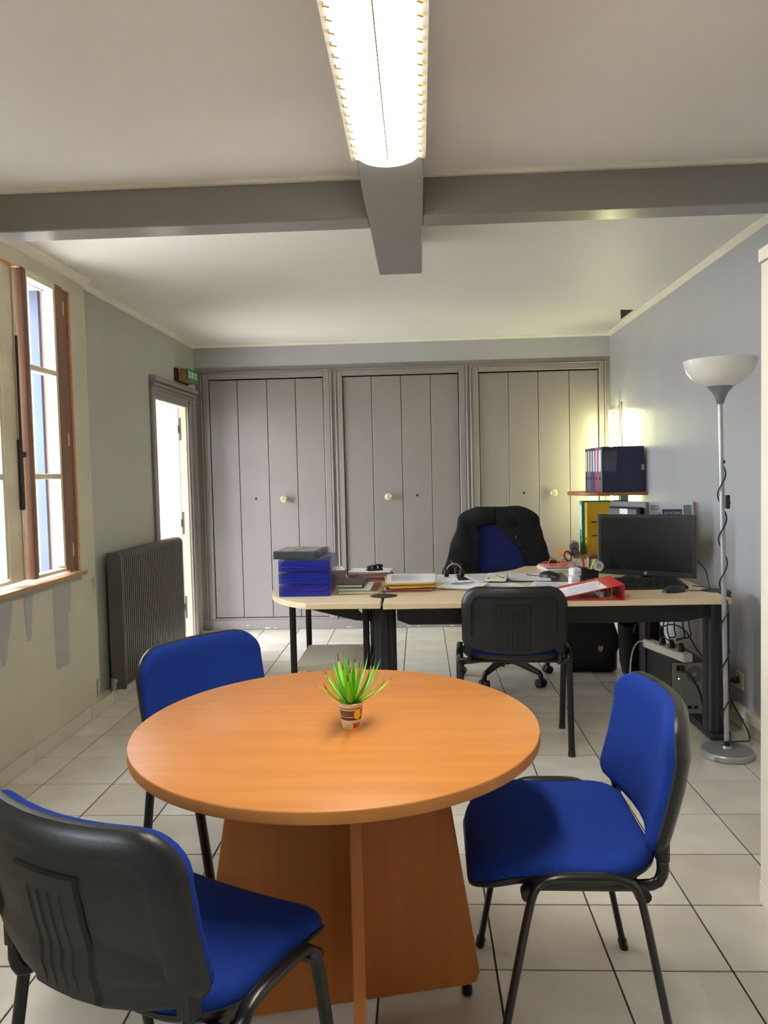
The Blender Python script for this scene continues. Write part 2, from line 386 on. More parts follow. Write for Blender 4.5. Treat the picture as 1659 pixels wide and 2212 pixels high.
w2 = struct(G().b(-1.90, -1.84, -.7, .3, .85, .9).b(-1.90, -1.84, -.7, .3, 1.95, 2.0).b(-1.90, -1.84, -.7, -.65, 0.9, 1.95).b(-1.90, -1.84, .25, .3, 0.9, 1.95).b(-1.90, -1.84, -.23, -.17, 0.9, 1.95).mk('fill_window', m_cream))  # unseen window added beside the camera for daylight fill
for ya, yb in ((-.65, -.23), (-.17, .25)): G().b(-1.872, -1.868, ya, yb, 0.9, 1.95).mk('pane', m_pane, w2)
# outer shutter, folded back beyond the reveal
sh = thing('outer_shutter', 'white painted shutter opened outside beyond the right window leaf', 'shutter', (-2.22, 4.03, .80))
G().b(-.55, 0, 0, .03, 0, 1.46, .004).mk('panel', m_shut, sh)
for z in (.25, 1.15): G().b(-.55, -.02, -.01, 0, z, z+.08).mk('ledge', m_shut, sh)
G().tube([(-.06, -.01, .45), (-.06, -.035, .45), (-.06, -.04, .40), (-.06, -.035, .34)], .007, 8).mk('handle', m_brown, sh)

# ------------------------------------------------------------------ doorway in the left wall
dr = struct(G().b(XL, XL+.022, DY1+.005, DY1+.20, 0, DZ+.03, .004).b(XL+.02, XL+.034, DY1+.03, DY1+.06, 0, DZ+.05, .003).b(XL+.02, XL+.03, DY1+.13, DY1+.2, 0, DZ+.05, .003)
   .b(XL, XL+.022, DY0-.07, DY0-.005, 0, DZ+.03, .004).b(XL, XL+.02, DY0-.07, DY1+.2, DZ, DZ+.15, .003)
   .b(XL, XL+.05, DY0-.075, DY1+.21, DZ+.125, DZ+.155, .004).b(XL, XL+.04, DY0-.07, DY1+.2, DZ+.095, DZ+.115, .006).b(XL, XL+.032, DY0-.07, DY1+.2, DZ+.065, DZ+.085, .006).b(XL, XL+.028, DY0-.03, DY1+.1, DZ+.018, DZ+.03, .004).mk('door_1', m_mauve))
G().b(XL-.05, XL+.004, DY1-.004, DY1+.012, .0, DZ).mk('jamb', m_creamj, dr)
G().b(XL-.05, XL+.004, DY0-.012, DY0+.004, 0, DZ).mk('jamb', m_mauve, dr)
G().b(XL-.15, XL, DY0, DY1, -.004, .004).mk('threshold', m_tile2, dr)
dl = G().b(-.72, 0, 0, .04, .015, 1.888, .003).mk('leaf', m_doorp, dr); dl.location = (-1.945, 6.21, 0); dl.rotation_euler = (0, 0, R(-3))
G().b(-.70, -.69, -.004, 0, .75, 1.55).mk('edge_strip', m_cream, dl)
for z in (.25, .93, 1.68):
    G().b(XL-.052, XL-.038, DY1-.007, DY1-.003, z-.09, z+.09).mk('hinge', m_blackm, dr)
    G().tube([(XL-.058, DY1-.0, z-.03), (XL-.058, DY1-.0, z+.03)], .012, 8).mk('hinge', m_blackm, dr)
# outside: unseen roof and side wall added to shade the open leaf
struct(G().b(-2.85, X2, 4.7, 6.95, 2.22, 2.34).mk('shade_roof', m_plaster))
struct(G().b(-2.70, X2-.31, 4.7, 4.82, -.1, 2.22).mk('shade_wall', m_doorp))
gr = struct(G().b(-30, XL-.2, -15, 30, -.16, -.08).mk('ground', m_grass))
tr = thing('garden_tree', 'leafy green tree outside, seen above the open door leaf', 'tree', (-3.2, 9.6, -.08))
G().tube([(0, 0, 0), (.05, 0, .8), (0, .05, 1.9)], [.12, .1, .06], 8).mk('trunk', m_bark, tr)
g = G()
for i in range(1500):
    a, b = random.uniform(0, 2*pi), random.gauss(0, .5)
    r = 1.25*random.random()**.4
    c = V((cos(a)*cos(b)*r, sin(a)*cos(b)*r, 2.3+sin(b)*r*1.1))
    d = V((random.gauss(0, 1), random.gauss(0, 1), random.gauss(0, 1))).normalized()*.09; e = d.cross(V((random.random(), .3, 1))).normalized()*.05
    g.quad(c-d, c+e, c+d, c-e)
g.mk('foliage', m_foil, tr, fix=False, kind='stuff')

# ------------------------------------------------------------------ closets along the back wall
CY = YB
bw = G().b(XL-.05, XR+.1, CY, CY+.05, 2.199, ZC).b(XL-.05, XR+.1, CY+.62, CY+.68, 0, ZC)
struct(bw.mk('wall_back', m_wall))
struct(G().b(XL, XR, CY-.012, CY+.03, 0, .083, .004).mk('baseboard_back', m_mauve))
bb = bpy.data.objects['baseboard_back']
g = G()
for i in range(40):
    x = random.uniform(-1.8, 1.0); z = random.choice((.005, .01, .012, .03)); s_ = random.uniform(.004, .012)
    g.box((x, CY-.0125, z+random.random()*.01), (s_*random.uniform(1, 3), .001, s_*.6))
g.mk('chipped_paint', m_plast, bb, kind='stuff')
spec = [(-1.736, -.780, (-1.499, -1.251, -1.012), -1.797, -.721, -1.126, -1.368, (-1.85, -.697), 'left closet with mauve grey plank doors, next to the open doorway'),
        (-.617, .336, (-.380, -.137, .106), -.671, .397, -.256, -.020, (-.697, .419), 'middle closet with plank doors, behind the paper stacks'),
        (.502, 1.470, (.743, .985, 1.236), .440, 1.521, 1.096, .859, (.419, XR), 'right closet with plank doors, lit yellow by the wall tube')]
for (xa, xb, gs, ma, mb, kn, ho, (ea, eb), lab) in spec:
    t = thing('closet', lab, 'closet', ((xa+xb)/2, CY, 0), group='built-in closets across the back wall'); ox = (xa+xb)/2
    T, Bm = 2.096, .103
    f = G()
    f.b(ea-ox, ma-ox, 0, .05, .083, 2.2).b(mb-ox, eb-ox, 0, .05, .083, 2.2).b(ma-ox, mb-ox, 0, .05, 2.152, 2.2)
    f.mk('surround', m_mauve, t)
    f = G()
    f.b(ma-ox+.004, xa-ox-.003, -.008, .045, .083, 2.150, .004).b(xb-ox+.003, mb-ox-.004, -.008, .045, .083, 2.150, .004).b(xa-ox-.003, xb-ox+.003, -.008, .045, T+.006, 2.150, .004).b(xa-ox-.003, xb-ox+.003, -.006, .045, .083, Bm-.004, .003)
    f.b(ma-ox-.012, ma-ox+.002, -.014, .01, .083, 2.16, .004).b(mb-ox-.002, mb-ox+.012, -.014, .01, .083, 2.16, .004).b(ma-ox, mb-ox, -.014, .01, 2.150, 2.162, .004)
    f.mk('frame', m_mauve, t)
    G().b(xa-ox-.02, xb-ox+.02, .05, .06, .08, 2.15).mk('back_panel', m_hole, t)
    ed = [xa]+list(gs)+[xb]
    for k in range(4):
        p = G().b(ed[k]-ox+.002, ed[k+1]-ox-.002, .008, .03, Bm, T-.004, .003).mk('door_board', m_mauve, t)
        if ed[k] < kn < ed[k+1]:
            q = MX.Rotation(pi/2, 4, 'X')
            G().lathe([(.0, 0), (.022, 0), (.022, .004), (.011, .008), (.011, .022), (.027, .034), (.029, .043), (.02, .05), (0, .051)], 20, (kn-ox, .008, 1.098), M=q, cap=False).mk('knob', m_brass, p)
        if ed[k] < ho < ed[k+1]:
            q = MX.Rotation(pi/2, 4, 'X')
            G().lathe([(0, 0), (.010, 0), (.010, .002), (0, .002)], 14, (ho-ox, .0085, 1.103), M=q, cap=False).mk('bore_hole', m_hole, p)
hk = MX.Rotation(pi/2, 4, 'X')
tag(G().lathe([(0, 0), (.012, 0), (.012, .006), (.006, .014), (.006, .03), (.011, .034), (0, .036)], 14, M=hk, cap=False).mk('coat_hook', m_mauve), 'small painted hook on the frame above the middle closet', 'hook', loc=(-.10, CY-.014, 2.158))

# ------------------------------------------------------------------ ceiling light and wall tube
def ceiling_light(y0, y1, label):
    t = thing('ceiling_light', label, 'lamp', (-.069, (y0+y1)/2, BZ)); hl = (y1-y0)/2
    G().b(-.108, .108, -hl, hl, -.032, -.001, .003).mk('housing', m_plast, t)
    G().b(-.106, -.094, -hl+.002, hl-.002, -.05, -.032).b(.094, .106, -hl+.002, hl-.002, -.05, -.032).mk('side_rail', m_plast, t)
    pr = [(-.088, -.034)]+[(.088*sin(a), -.036-.036*cos(a)) for a in [R(-90+180*i/12) for i in range(13)]]+[(.088, -.034)]
    g = G(); ring = lambda y: [V((x, y, z)) for x, z in pr]
    g.loft([ring(-hl+.004), ring(hl-.004)])
    g.mk('diffuser', m_diff, t)
    G().b(-.0016, .0016, -hl+.01, hl-.06, -.0750, -.0722).mk('seam', m_fin, t)
    f0 = None
    for k in range(int(2*hl/.045)):
        for s_ in (-1, 1):
            if not f0:
                f0 = G().box((0, 0, 0), (.014, .007, .013), rot=MX.Rotation(R(30), 3, 'Z')).mk('louvre_fin', m_fin, t); q = f0
            else: q = f0.copy(); C.link(q)
            q.parent = t; q.location = (s_*.089, -hl+.03+k*.045, -.049)
    return t
ceiling_light(.98, 2.245, 'long lit fluorescent ceiling light with a bulging diffuser')
t = thing('wall_tube_light', 'vertical lit tube light on the right wall by the back corner', 'lamp', (XR-.001, 6.10, 1.15))
G().b(-.03, 0, -.017, .017, -.40, .62, .004).mk('batten', m_plast, t)
G().tube([(-.068, -.006, -.36), (-.068, -.006, .585)], .015, 12).mk('tube', m_tube, t)
for z in (.585, -.40): G().b(-.084, -.03, -.02, .006, z, z+.04, .004).mk('end_holder', m_cream, t)
G().tube([(-.004, -.075, -.4), (-.004, -.075, .65)], .003, 6).mk('wire', m_blackm, t)

# ------------------------------------------------------------------ radiator
rd = thing('radiator', 'dark grey finned column radiator below the left wall', 'radiator', (XL+.004, 4.80, 0))
ra, rb, rz0, rz1 = 4.36, 5.53, .075, .862
fin = None; NF = 36
for k in range(NF):
    y = ra+.045+(rb-ra-.05)*k/(NF-1)-4.80
    if not fin:
        pr = [(.035, rz0), (.035, rz1), (.085, rz1), (.108, rz1-.012), (.115, rz1-.035), (.115, rz0+.02), (.105, rz0)]
        fin = G().prism(pr, -.008, .008, frame((0, 0, 0), (1, 0, 0), (0, 0, 1)), bev=.003).mk('fin', m_rad, rd); q = fin
    else: q = fin.copy(); C.link(q)
    q.parent = rd; q.location = (0, y, 0)
G().b(.025, .034, ra-4.8+.03, rb-4.8, rz0+.02, rz1-.02).mk('core', m_rad, rd)
G().prism([(.03, rz0-.01), (.03, rz1+.004), (.10, rz1+.004), (.118, rz1-.02), (.118, rz0-.01)], -.008, .008, frame((0, ra-4.8+.015, 0), (1, 0, 0), (0, 0, 1)), bev=.004).mk('side_panel', m_rad, rd)
G().tube([(.06, rb-4.8, rz1-.045), (.06, rb-4.8+.045, rz1-.045)], .011, 10).tube([(.06, rb-4.8+.045, rz1-.045), (.06, rb-4.8+.06, rz1-.045)], .017, 10).mk('bleed_valve', m_chrome, rd)
G().tube([(.07, ra-4.8+.01, rz1-.09), (.07, ra-4.8-.03, rz1-.09)], .014, 10).mk('end_plug', m_rad, rd)
G().tube([(.06, ra-4.8+.01, rz0+.04), (.06, ra-4.8-.03, rz0+.04)], .013, 10).tube([(.06, ra-4.8-.03, rz0+.005), (.06, ra-4.8-.03, rz0+.065)], .015, 10).tube([(.06, ra-4.8-.03, rz0+.01), (.055, ra-4.8-.06, .035), (.005, ra-4.8-.12, .03)], .007, 8, smooth=1).mk('valve', m_galv, rd)

# ------------------------------------------------------------------ exit sign
sg = thing('exit_sign', 'green SORTIE exit sign box above the doorway', 'sign', (XL, 6.02, 2.083))
G().b(0, .022, -.17, .15, -.05, .05, .003).mk('base_plate', m_blackm, sg)
G().prism([(.022, -.045), (.085, -.045), (.092, -.03), (.092, .042), (.022, .048)], -.155, .14, frame((0, 0, 0), (1, 0, 0), (0, 0, 1)), bev=.003).mk('housing', m_card, sg)
pn = G().grid(lambda u, v: V((.094+.012*(2*u-1)**2*.4, -.155+.31*u, -.048+.096*v+.006*u)), 12, 2).mk('green_panel', m_green, sg)
text('SORTIE', 'lettering', .075, m_signw, sg, frame((.0975, 0, .003), (0, 1, 0), (0, 0, 1)), .95)

# ------------------------------------------------------------------ white cupboard at the right edge
cb = thing('cupboard', 'tall white lacquered cupboard at the right edge of the room', 'cupboard', (1.27, 1.72, 0))
G().b(-.292, .28, -.54, .54, .07, 1.856, .002).mk('carcass', m_white, cb)
G().b(-.298, .285, -.545, .545, 1.859, 1.896, .002).mk('top_board', m_white, cb)
G().b(-.294, .28, -.542, .542, 0, .068, .002).mk('plinth', m_white, cb)

# ------------------------------------------------------------------ round table
tb = thing('round_table', 'round beech laminate meeting table on a cross panel base', 'table', (-.207, 1.797, 0))
pf = [(0, .676), (.470, .676), (.4725, .6775), (.473, .680), (.473, .6985), (.4722, .701), (.4705, .702), (0, .702)]
n = 96; rings = []
for r, z in pf[1:-1]:
    rings.append([V((cos(k*2*pi/n)*r, sin(k*2*pi/n)*r*1.035, z)) for k in range(n)])
G().loft(rings, mi=0).mk('tabletop', m_beech, tb, ang=50)
ua = V((.974, .227, 0)); ub = V((.10, -.995, 0))
oc = V((.036, -.009, 0))
Pa = [(-.34, .03), (.27, .03), (.292, .036), (.30, .058), (.205, .675), (-.275, .675), (-.372, .058), (-.362, .036)]
G().prism(Pa, -.0125, .0125, frame(oc, ua, (0, 0, 1)), bev=.002).mk('base_panel', m_beechv, tb)
Pb = [(.0135, .03), (.29, .03), (.312, .036), (.32, .058), (.265, .675), (.0135, .675)]
G().prism(Pb, -.0125, .0125, frame(oc, ub, (0, 0, 1)), bev=.002).mk('base_panel', m_beechv, tb)
G().prism([(-a, b) for a, b in Pb], -.0125, .0125, frame(oc, ub, (0, 0, 1)), bev=.002).mk('base_panel', m_beechv, tb)
for u, l in ((ua, .27), (ua, -.30), (ub, .28), (ub, -.28)):
    G().lathe([(.008, .0), (.013, .002), (.013, .018), (.006, .02), (.006, .031)], 12, oc+u*l).mk('foot', m_blackm, tb)

# ------------------------------------------------------------------ plant in a paper cup
pl = thing('potted_plant', 'small spiky green plant in a striped paper cup on the table', 'plant', (-.169, 1.756, .702))
h = .062
def cr(z): return .0205+(.029-.0205)*z/h
bands = [(0, .004, 3), (.004, .0165, 0), (.0165, .0225, 0), (.0225, .029, 2), (.029, .0305, 0), (.0305, .0455, 1), (.0455, .049, 0), (.049, .051, 2), (.051, .058, 0)]
g = G()
for a, b, mi in bands:
    q = G
    g.lathe([(cr(a), a), (cr(b), b)], 32, mi=mi, cap=False)
g.lathe([(cr(.058), .058), (.0305, .0585), (.0308, .0605), (.0298, .062), (.0275, .061), (.026, .05)], 32, cap=False)
g.lathe([(0.0001, .0005), (.0205, .0005)], 32, cap=False)
cup = g.mk('paper_cup', [m_cupc, m_cupb, m_cupd, m_cupy], pl)
def onc(a, z, d=.0005): r = cr(z)+d; return V((cos(a)*r, sin(a)*r, z))
A0 = R(-50)
g = G(); cv = [onc(A0+.36*cos(k*2*pi/24), .036+.0118*sin(k*2*pi/24), .0008) for k in range(24)]; cc = onc(A0, .036, .0012)
vs_ = [g.bm.verts.new(p) for p in cv]; vc = g.bm.verts.new(cc)
for k in range(24): g.bm.faces.new((vc, vs_[k], vs_[(k+1) % 24]))
g.mk('yellow_disc', m_cupy, cup)
def patch(a0, a1, z0, z1, mt, nm): G().grid(lambda u, v: onc(a0+(a1-a0)*u, z0+(z1-z0)*v, .0007), 5, 1).mk(nm, mt, cup)
patch(R(-74), R(-50), .004, .016, m_red, 'red_square'); patch(R(-47), R(-30), .005, .016, m_print, 'grey_square'); patch(R(-126), R(-82), .004, .0145, m_paper2, 'text_block')
for i in range(5): patch(R(-124), R(-84-4*(i % 2)), .005+i*.0018, .0056+i*.0018, m_cupb, 'text_line')
G().lathe([(.0001, .054), (.0272, .054)], 24, cap=False).mk('soil', m_leaf2, pl)
for k in range(30):
    a = k*2.39996+random.uniform(-.2, .2); t = k/29
    el = R(86)-t*R(60)+random.uniform(-.1, .1); L_ = random.uniform(.098, .128)*(1-.15*(t < .1)); w0 = random.uniform(.0055, .0075)
    d = V((cos(a), sin(a), 0)); base = V((0, 0, .056))+d*.012*t; g = G()
    pts = []
    for i in range(8):
        s_ = i/7; e = el+(-.10+.20*s_*s_)*min(1, t*2); 
        p = base+d*(cos(e)*L_*s_)+V((0, 0, sin(e)*L_*s_)); pts.append(p)
    sd = d.cross(V((0, 0, 1)))
    vr = []
    for i, p in enumerate(pts):
        s_ = i/7; wd = w0*(1-s_)**.8*(.6+.9*min(1, s_*3)) if i < 7 else .0003
        nrm = V((-d.x*.3, -d.y*.3, 1))
        vr.append([g.bm.verts.new(p-sd*wd), g.bm.verts.new(p-nrm*wd*.35), g.bm.verts.new(p+sd*wd)])
    for i in range(7):
        for j in range(2):
            f = g.bm.faces.new((vr[i][j], vr[i][j+1], vr[i+1][j+1], vr[i+1][j])); f.material_index = 1 if i >= 6 and k % 3 else 0; f.smooth = True
    g.mk('leaf', [m_leaf if k % 3 else m_leaf2, m_leaft], pl, fix=False)

# ------------------------------------------------------------------ visitor chairs
ZB, ZT, AW = .497, .772, .232
def ybk(z, x):
    t = max(0, min(1, (z-ZB)/(ZT-ZB))); ks = [(0, 0), (.43, .032), (.69, .045), (1, .038)]
    for (a, fa), (b, fb) in zip(ks, ks[1:]):
        if t <= b: 
            u = (t-a)/(b-a); u = u*u*(3-2*u) if False else u; v = fa+(fb-fa)*u; break
    return -(.196+v)+1.05*x*x
def outline(ins, n=8, a=AW, zb=ZB, zt=ZT, rt_=.085, rb_=.03, sag=.028):
    P = []; zc = (zb+zt)/2; hh = (zt-zb)/2-ins; aa = a-ins; rt_ = max(.008, rt_-ins); rb_ = max(.008, rb_-ins*.3)
    for (sx, sz, r, a0) in ((1, 1, rt_, 0), (-1, 1, rt_, 90), (-1, -1, rb_, 180), (1, -1, rb_, 270)):
        for i in range(n+1):
            t = R(a0+90*i/n); P.append((sx*(aa-r)+cos(t)*r, zc+sz*(hh-r)+sin(t)*r))
        # straight run to next corner, subdivided
        nx = {0: (-1, 1, rt_), 90: (-1, -1, rb_), 180: (1, -1, rb_), 270: (1, 1, rt_)}[a0]
        e0 = P[-1]; t = R(a0+90); e1 = (nx[0]*(aa-nx[2])+cos(t)*nx[2], zc+nx[1]*(hh-nx[2])+sin(t)*nx[2])
        for i in range(1, 6): P.append((e0[0]+(e1[0]-e0[0])*i/6, e0[1]+(e1[1]-e0[1])*i/6))
    out = []
    for x, z in P:
        s_ = max(0, 1-(z-zb)/(.5*(zt-zb))); zz = z-sag*(1-(x/a)**2)*s_
        zz += -.012*(abs(x)/a)**2*max(0, (z-zc)/(zt-zc))*0
        out.append((x, zz))
    return out
def backring(ins, off, fade=0):
    P = outline(min(ins, .06)); k = 1 if ins <= .06 else max(.03, 1-(ins-.06)/.075); zc = (ZB+ZT)/2-.01
    out = []
    for x, z in P:
        z = zc+(z-zc)*k; q = max(0, min(1, (ZB+.075-z)/.035)) if fade else 0
        out.append(V((x*k, ybk(z, x*k)+off-fade*q*q*(3-2*q), z)))
    return out
def seat_outline(ins, n=8, a=.228, y0=-.165, y1=.232, rf=.10, rb_=.11):
    P = []; aa = a-ins; hh = (y1-y0)/2-ins; yc = (y0+y1)/2; rf = max(.01, rf-ins); rb_ = max(.01, rb_-ins)
    for (sx, sy, r, a0) in ((1, 1, rf, 0), (-1, 1, rf, 90), (-1, -1, rb_, 180), (1, -1, rb_, 270)):
        for i in range(n+1):
            t = R(a0+90*i/n); P.append((sx*(aa-r)+cos(t)*r, yc+sy*(hh-r)+sin(t)*r))
        nx = {0: (-1, 1, rf), 90: (-1, -1, rb_), 180: (1, -1, rb_), 270: (1, 1, rf)}[a0]
        e0 = P[-1]; t = R(a0+90); e1 = (nx[0]*(aa-nx[2])+cos(t)*nx[2], yc+nx[1]*(hh-nx[2])+sin(t)*nx[2])
        for i in range(1, 6): P.append((e0[0]+(e1[0]-e0[0])*i/6, e0[1]+(e1[1]-e0[1])*i/6))
    return P
def zseat(x, y):
    z = .448-.35*max(0, y-.08)**2*6+.05*(x/.23)**2*.25
    z += .012*max(0, (-.05-y)/.11)-.010*(1-min(1, ((y+.02)/.16)**2))
    return z
def seatring(ins, off):
    P = seat_outline(min(ins, .06)); k = 1 if ins <= .06 else max(.03, 1-(ins-.06)/.13); yc = .033
    return [V((x*k, yc+(y-yc)*k, zseat(x*k, yc+(y-yc)*k)+off)) for x, y in P]
def visitor_chair(label, loc, rz):
    t = thing('visitor_chair', label, 'chair', loc, rz, 'blue visitor chairs with black frames')
    ins = [.0, .002, .007, .016, .03, .06, .10, .134]
    hs = [.0, .012, .021, .027, .031, .034, .036, .036]
    G().loft([backring(i, .001) for i in (.13, .05, 0)]+[backring(i, hh) for i, hh in zip(ins, hs)][0:]).mk('back_pad', m_blue, t, ang=60)
    # hard shell behind the pad: proud border, sunk field, raised centre panel
    sr = [(.002, .004), (-.003, -.004), (-.003, -.016), (.004, -.023), (.012, -.026), (.036, -.0275), (.040, -.0265), (.0425, -.018), (.047, -.016), (.06, -.0155), (.09, -.0155), (.134, -.0155)]
    s_ = G().loft([backring(.134, .0005)]+[backring(i, o, max(0, o+.0265) if i > .041 else 0) for i, o in sr]).mk('back_shell', m_black, t, ang=40)
    def rib(x0, x1, z0, z1, o0, o1, bev):
        g = G(); N1, N2 = 8, 8
        top = [(x, z) for x, z in [(x0, z0), (x1, z0), (x1, z1), (x0, z1)]]
        def P(u, v, o): x = x0+(x1-x0)*u; z = z0+(z1-z0)*v; q = max(0, min(1, (ZB+.075-z)/.035)); return V((x, ybk(z, x)-o-.0105*q*q*(3-2*q), z))
        g.grid(lambda u, v: P(bev/(x1-x0)+u*(1-2*bev/(x1-x0)), bev/(z1-z0)+v*(1-2*bev/(z1-z0)), o1), N1, N2)
        rim = lambda k, e, o: [P(e/(x1-x0)+(1-2*e/(x1-x0))*u, e/(z1-z0)+(1-2*e/(z1-z0))*v, o) for u, v in k]
        k = [(i/N1, 0) for i in range(N1)]+[(1, i/N2) for i in range(N2)]+[(1-i/N1, 1) for i in range(N1)]+[(0, 1-i/N2) for i in range(N2)]
        g.loft([rim(k, 0, o0), rim(k, bev, o1)], False, False)
        bmesh.ops.remove_doubles(g.bm, verts=g.bm.verts, dist=.0002)
        return g
    rib(-.072, .072, ZB-.018, ZT-.075, .0150, .0215, .004).mk('centre_panel', m_black, s_)
    for xx in (-.036, -.012, .012, .036): rib(xx-.004, xx+.004, ZB-.005, ZT-.105, .021, .0240, .0025).mk('rib', m_black, s_)
    for sx in (-1, 1):
        G().box((sx*.203, ybk(.5, .2)-.010, ZB-.004), (.036, .026, .05), .006).mk('tube_socket', m_black, s_)
    hs2 = [(0, -.012), (0, 0), (.003, .010), (.010, .018), (.022, .023), (.05, .026), (.10, .027), (.15, .027), (.19, .027)]
    G().loft([seatring(.19, -.012)]+[seatring(i, hh) for i, hh in hs2]).mk('seat_pad', m_blue, t, ang=60)
    G().loft([seatring(.19, -.036), seatring(.06, -.036), seatring(.012, -.028), seatring(-.003, -.016), seatring(-.004, -.008), seatring(.004, -.006)]).mk('seat_pan', m_black, t, ang=50)
    for sx in (-1, 1):
        x = sx*.25; f = sx*.247
        hp = [(f, .192, .004), (x, .118, .38), (x, .104, .438), (x, .070, .458), (x, .0, .459), (x, -.070, .458), (x, -.104, .438), (x, -.118, .38), (f, -.192, .004)]
        pts = [V(p) for p in hp]; q = [pts[0]]
        for i in range(1, len(pts)-1):
            a, b, c = pts[i-1], pts[i], pts[i+1]
            for k in range(4):
                u = k/3; p0 = b+(a-b)*min(.45, .03/(a-b).length); p1 = b+(c-b)*min(.45, .03/(c-b).length)
                q.append(p0*(1-u)**2+b*2*u*(1-u)+p1*u*u)
        q.append(pts[-1])
        G().tube(q, .0145, 12, r2=.0085, side=None if False else (0, 1, 0) if False else None).mk('leg_hoop', m_blackt, t, ang=60)
        for sy in (-1, 1):
            G().tube([(f, sy*.193, 0), (f, sy*.188, .022)], .0165, 10, r2=.012).mk('foot_cap', m_black, t)
            G().tube([(sx*.252, sy*.118, .418), (sx*.225, sy*.118, .418)], .013, 10).mk('stack_bumper', m_black, t)
        G().tube([(sx*.2, .12, .415), (sx*.2, -.11, .415), (sx*.2, -.155, .418), (sx*.202, -.168, .445), (sx*.203, ybk(.5, .2)-.011, .475), (sx*.203, ybk(.5, .2)-.011, .50)], .013, 10, r2=.009, smooth=1).mk('back_tube', m_blackt, t, ang=60)
    for sy in (-1, 1):
        G().tube([(-.25, sy*.11, .416), (.25, sy*.11, .416)], .011, 10).mk('cross_bar', m_blackt, t)
    return t
v0 = visitor_chair('blue visitor chair on the right of the table, facing left', (.326, 1.795, 0), R(89))
dup(v0, (-.476, 1.352, 0), R(-26), 'blue visitor chair nearest the viewer at lower left, seen from behind')
dup(v0, (-.556, 2.298, 0), R(-127.5), 'blue visitor chair tucked behind the left side of the table, front of its backrest showing')
dup(v0, (.425, 3.645, 0), R(-4), 'blue visitor chair pulled up to the desk, its black back shell towards the viewer')

# ------------------------------------------------------------------ desk
ZD = .697
dk = thing('desk', 'long pale maple desk with a black steel frame, under the monitor and papers', 'desk', (.6, 3.95, 0)); D = V((.6, 3.95, 0))
def loc(*p): return V(p)-D
P = [(-.178, 3.478), (1.38, 3.478), (1.38, 4.78), (.64, 4.78), (.55, 4.60), (.40, 4.47), (-.178, 4.43)]
G().prism([(x-.6, y-3.95) for x, y in P], ZD-.027, ZD, bev=.003).mk('desktop', m_oak, dk)
def column(x, y, top):
    pts = []
    for k in range(48):
        a = k*2*pi/48; f = 1-.07*(k % 4 == 0)-.035*(k % 4 in (1, 3)); pts.append((x+cos(a)*.058*f, y+sin(a)*.075*f))
    return G().prism(pts, .03, top)
def deskcol(x, y, par, O):
    c = column(x-O.x, y-O.y, ZD-.03).mk('leg_column', m_blackm, par, ang=20)
    G().lathe([(.001, ZD-.03), (.066, ZD-.03), (.068, ZD-.01), (.068, ZD-.001), (.066, ZD+.0006), (.001, ZD+.0006)], 32, (x-O.x, y-O.y, 0), cap=False).mk('column_cap', m_blackm, c)
    return c
deskcol(-.183, 3.70, dk, D); deskcol(1.394, 3.705, dk, D)
for x, y in ((1.33, 4.55),): column(x-.6, y-3.95, ZD-.03).mk('leg_column', m_blackm, dk, ang=20)
G().b(1.335-.6, 1.415-.6, 3.60-3.95, 4.60-3.95, .0, .035, .01).mk('foot_bar', m_blackm, dk)
G().b(-.225-.6, -.145-.6, 3.60-3.95, 4.30-3.95, .0, .035, .01).mk('foot_bar', m_blackm, dk)
G().prism([(-.72, ZD-.03), (.75, ZD-.03), (.75, .575), (.64, .552), (-.66, .556), (-.72, .58)], -.235, -.215, frame((0, 0, 0), (1, 0, 0), (0, 0, 1)) @ MX.Identity(4), bev=.003).mk('frame_beam', m_blackm, dk)
bpy.data.objects['frame_beam'].location = (0, -.475, 0)
G().prism([(-.55, ZD-.03), (-.20, ZD-.03), (-.22, .60), (-.26, .58), (-.48, .58)], -.004, .004, frame((0, -.32, 0), (1, 0, 0), (0, 0, 1))).mk('cable_tray', m_black, dk)
# half-round extension
ex = thing('desk_extension', 'half-round maple desk extension carrying the blue trays', 'desk', (-.5, 3.97, 0)); X_ = V((-.5, 3.97, 0))
P = [(-.19, 3.497), (-.534, 3.507)]+[(-.2017-.569*cos(R(a)), 3.972-.569*sin(R(a))) for a in range(50, -55, -6)]+[(-.534, 4.43), (-.19, 4.43)]
G().prism([(x+.5, y-3.97) for x, y in P], ZD-.027, ZD, bev=.0025).mk('desktop', m_oak, ex)
Ppl = [(.30, ZD-.03), (.245, ZD-.03)]+[(.215+.03*cos(R(a)), .635-.03*sin(R(a))) for a in range(0, 181, 20)]+[(.185, ZD-.03), (-.16, ZD-.03), (-.16, ZD-.04), (.17, .572), (.30, .56)]
g = G().prism(Ppl[::-1], -.005, .005, frame((0, -.22, 0), (1, 0, 0), (0, 0, 1)))
g.mk('support_bracket', m_blackm, ex)
# low stand beneath the extension
st = thing('printer_stand', 'low black legged stand with a grey beige shelf under the half-round extension', 'stand', (-.45, 3.95, 0))
G().b(-.18, .17, -.26, .25, .335, .352, .002).mk('shelf', m_oakd, st)
for sx, sy in ((-1, -1), (-1, 1), (1, -1), (1, 1)):
    G().tube([(sx*.178, sy*.26, .0), (sx*.178, sy*.26, .655)], .016, 14).mk('leg', m_blackt, st)
for sx in (-1, 1): G().b(sx*.178-.008, sx*.178+.008, -.26, .26, .32, .336).mk('shelf_rail', m_blackm, st)

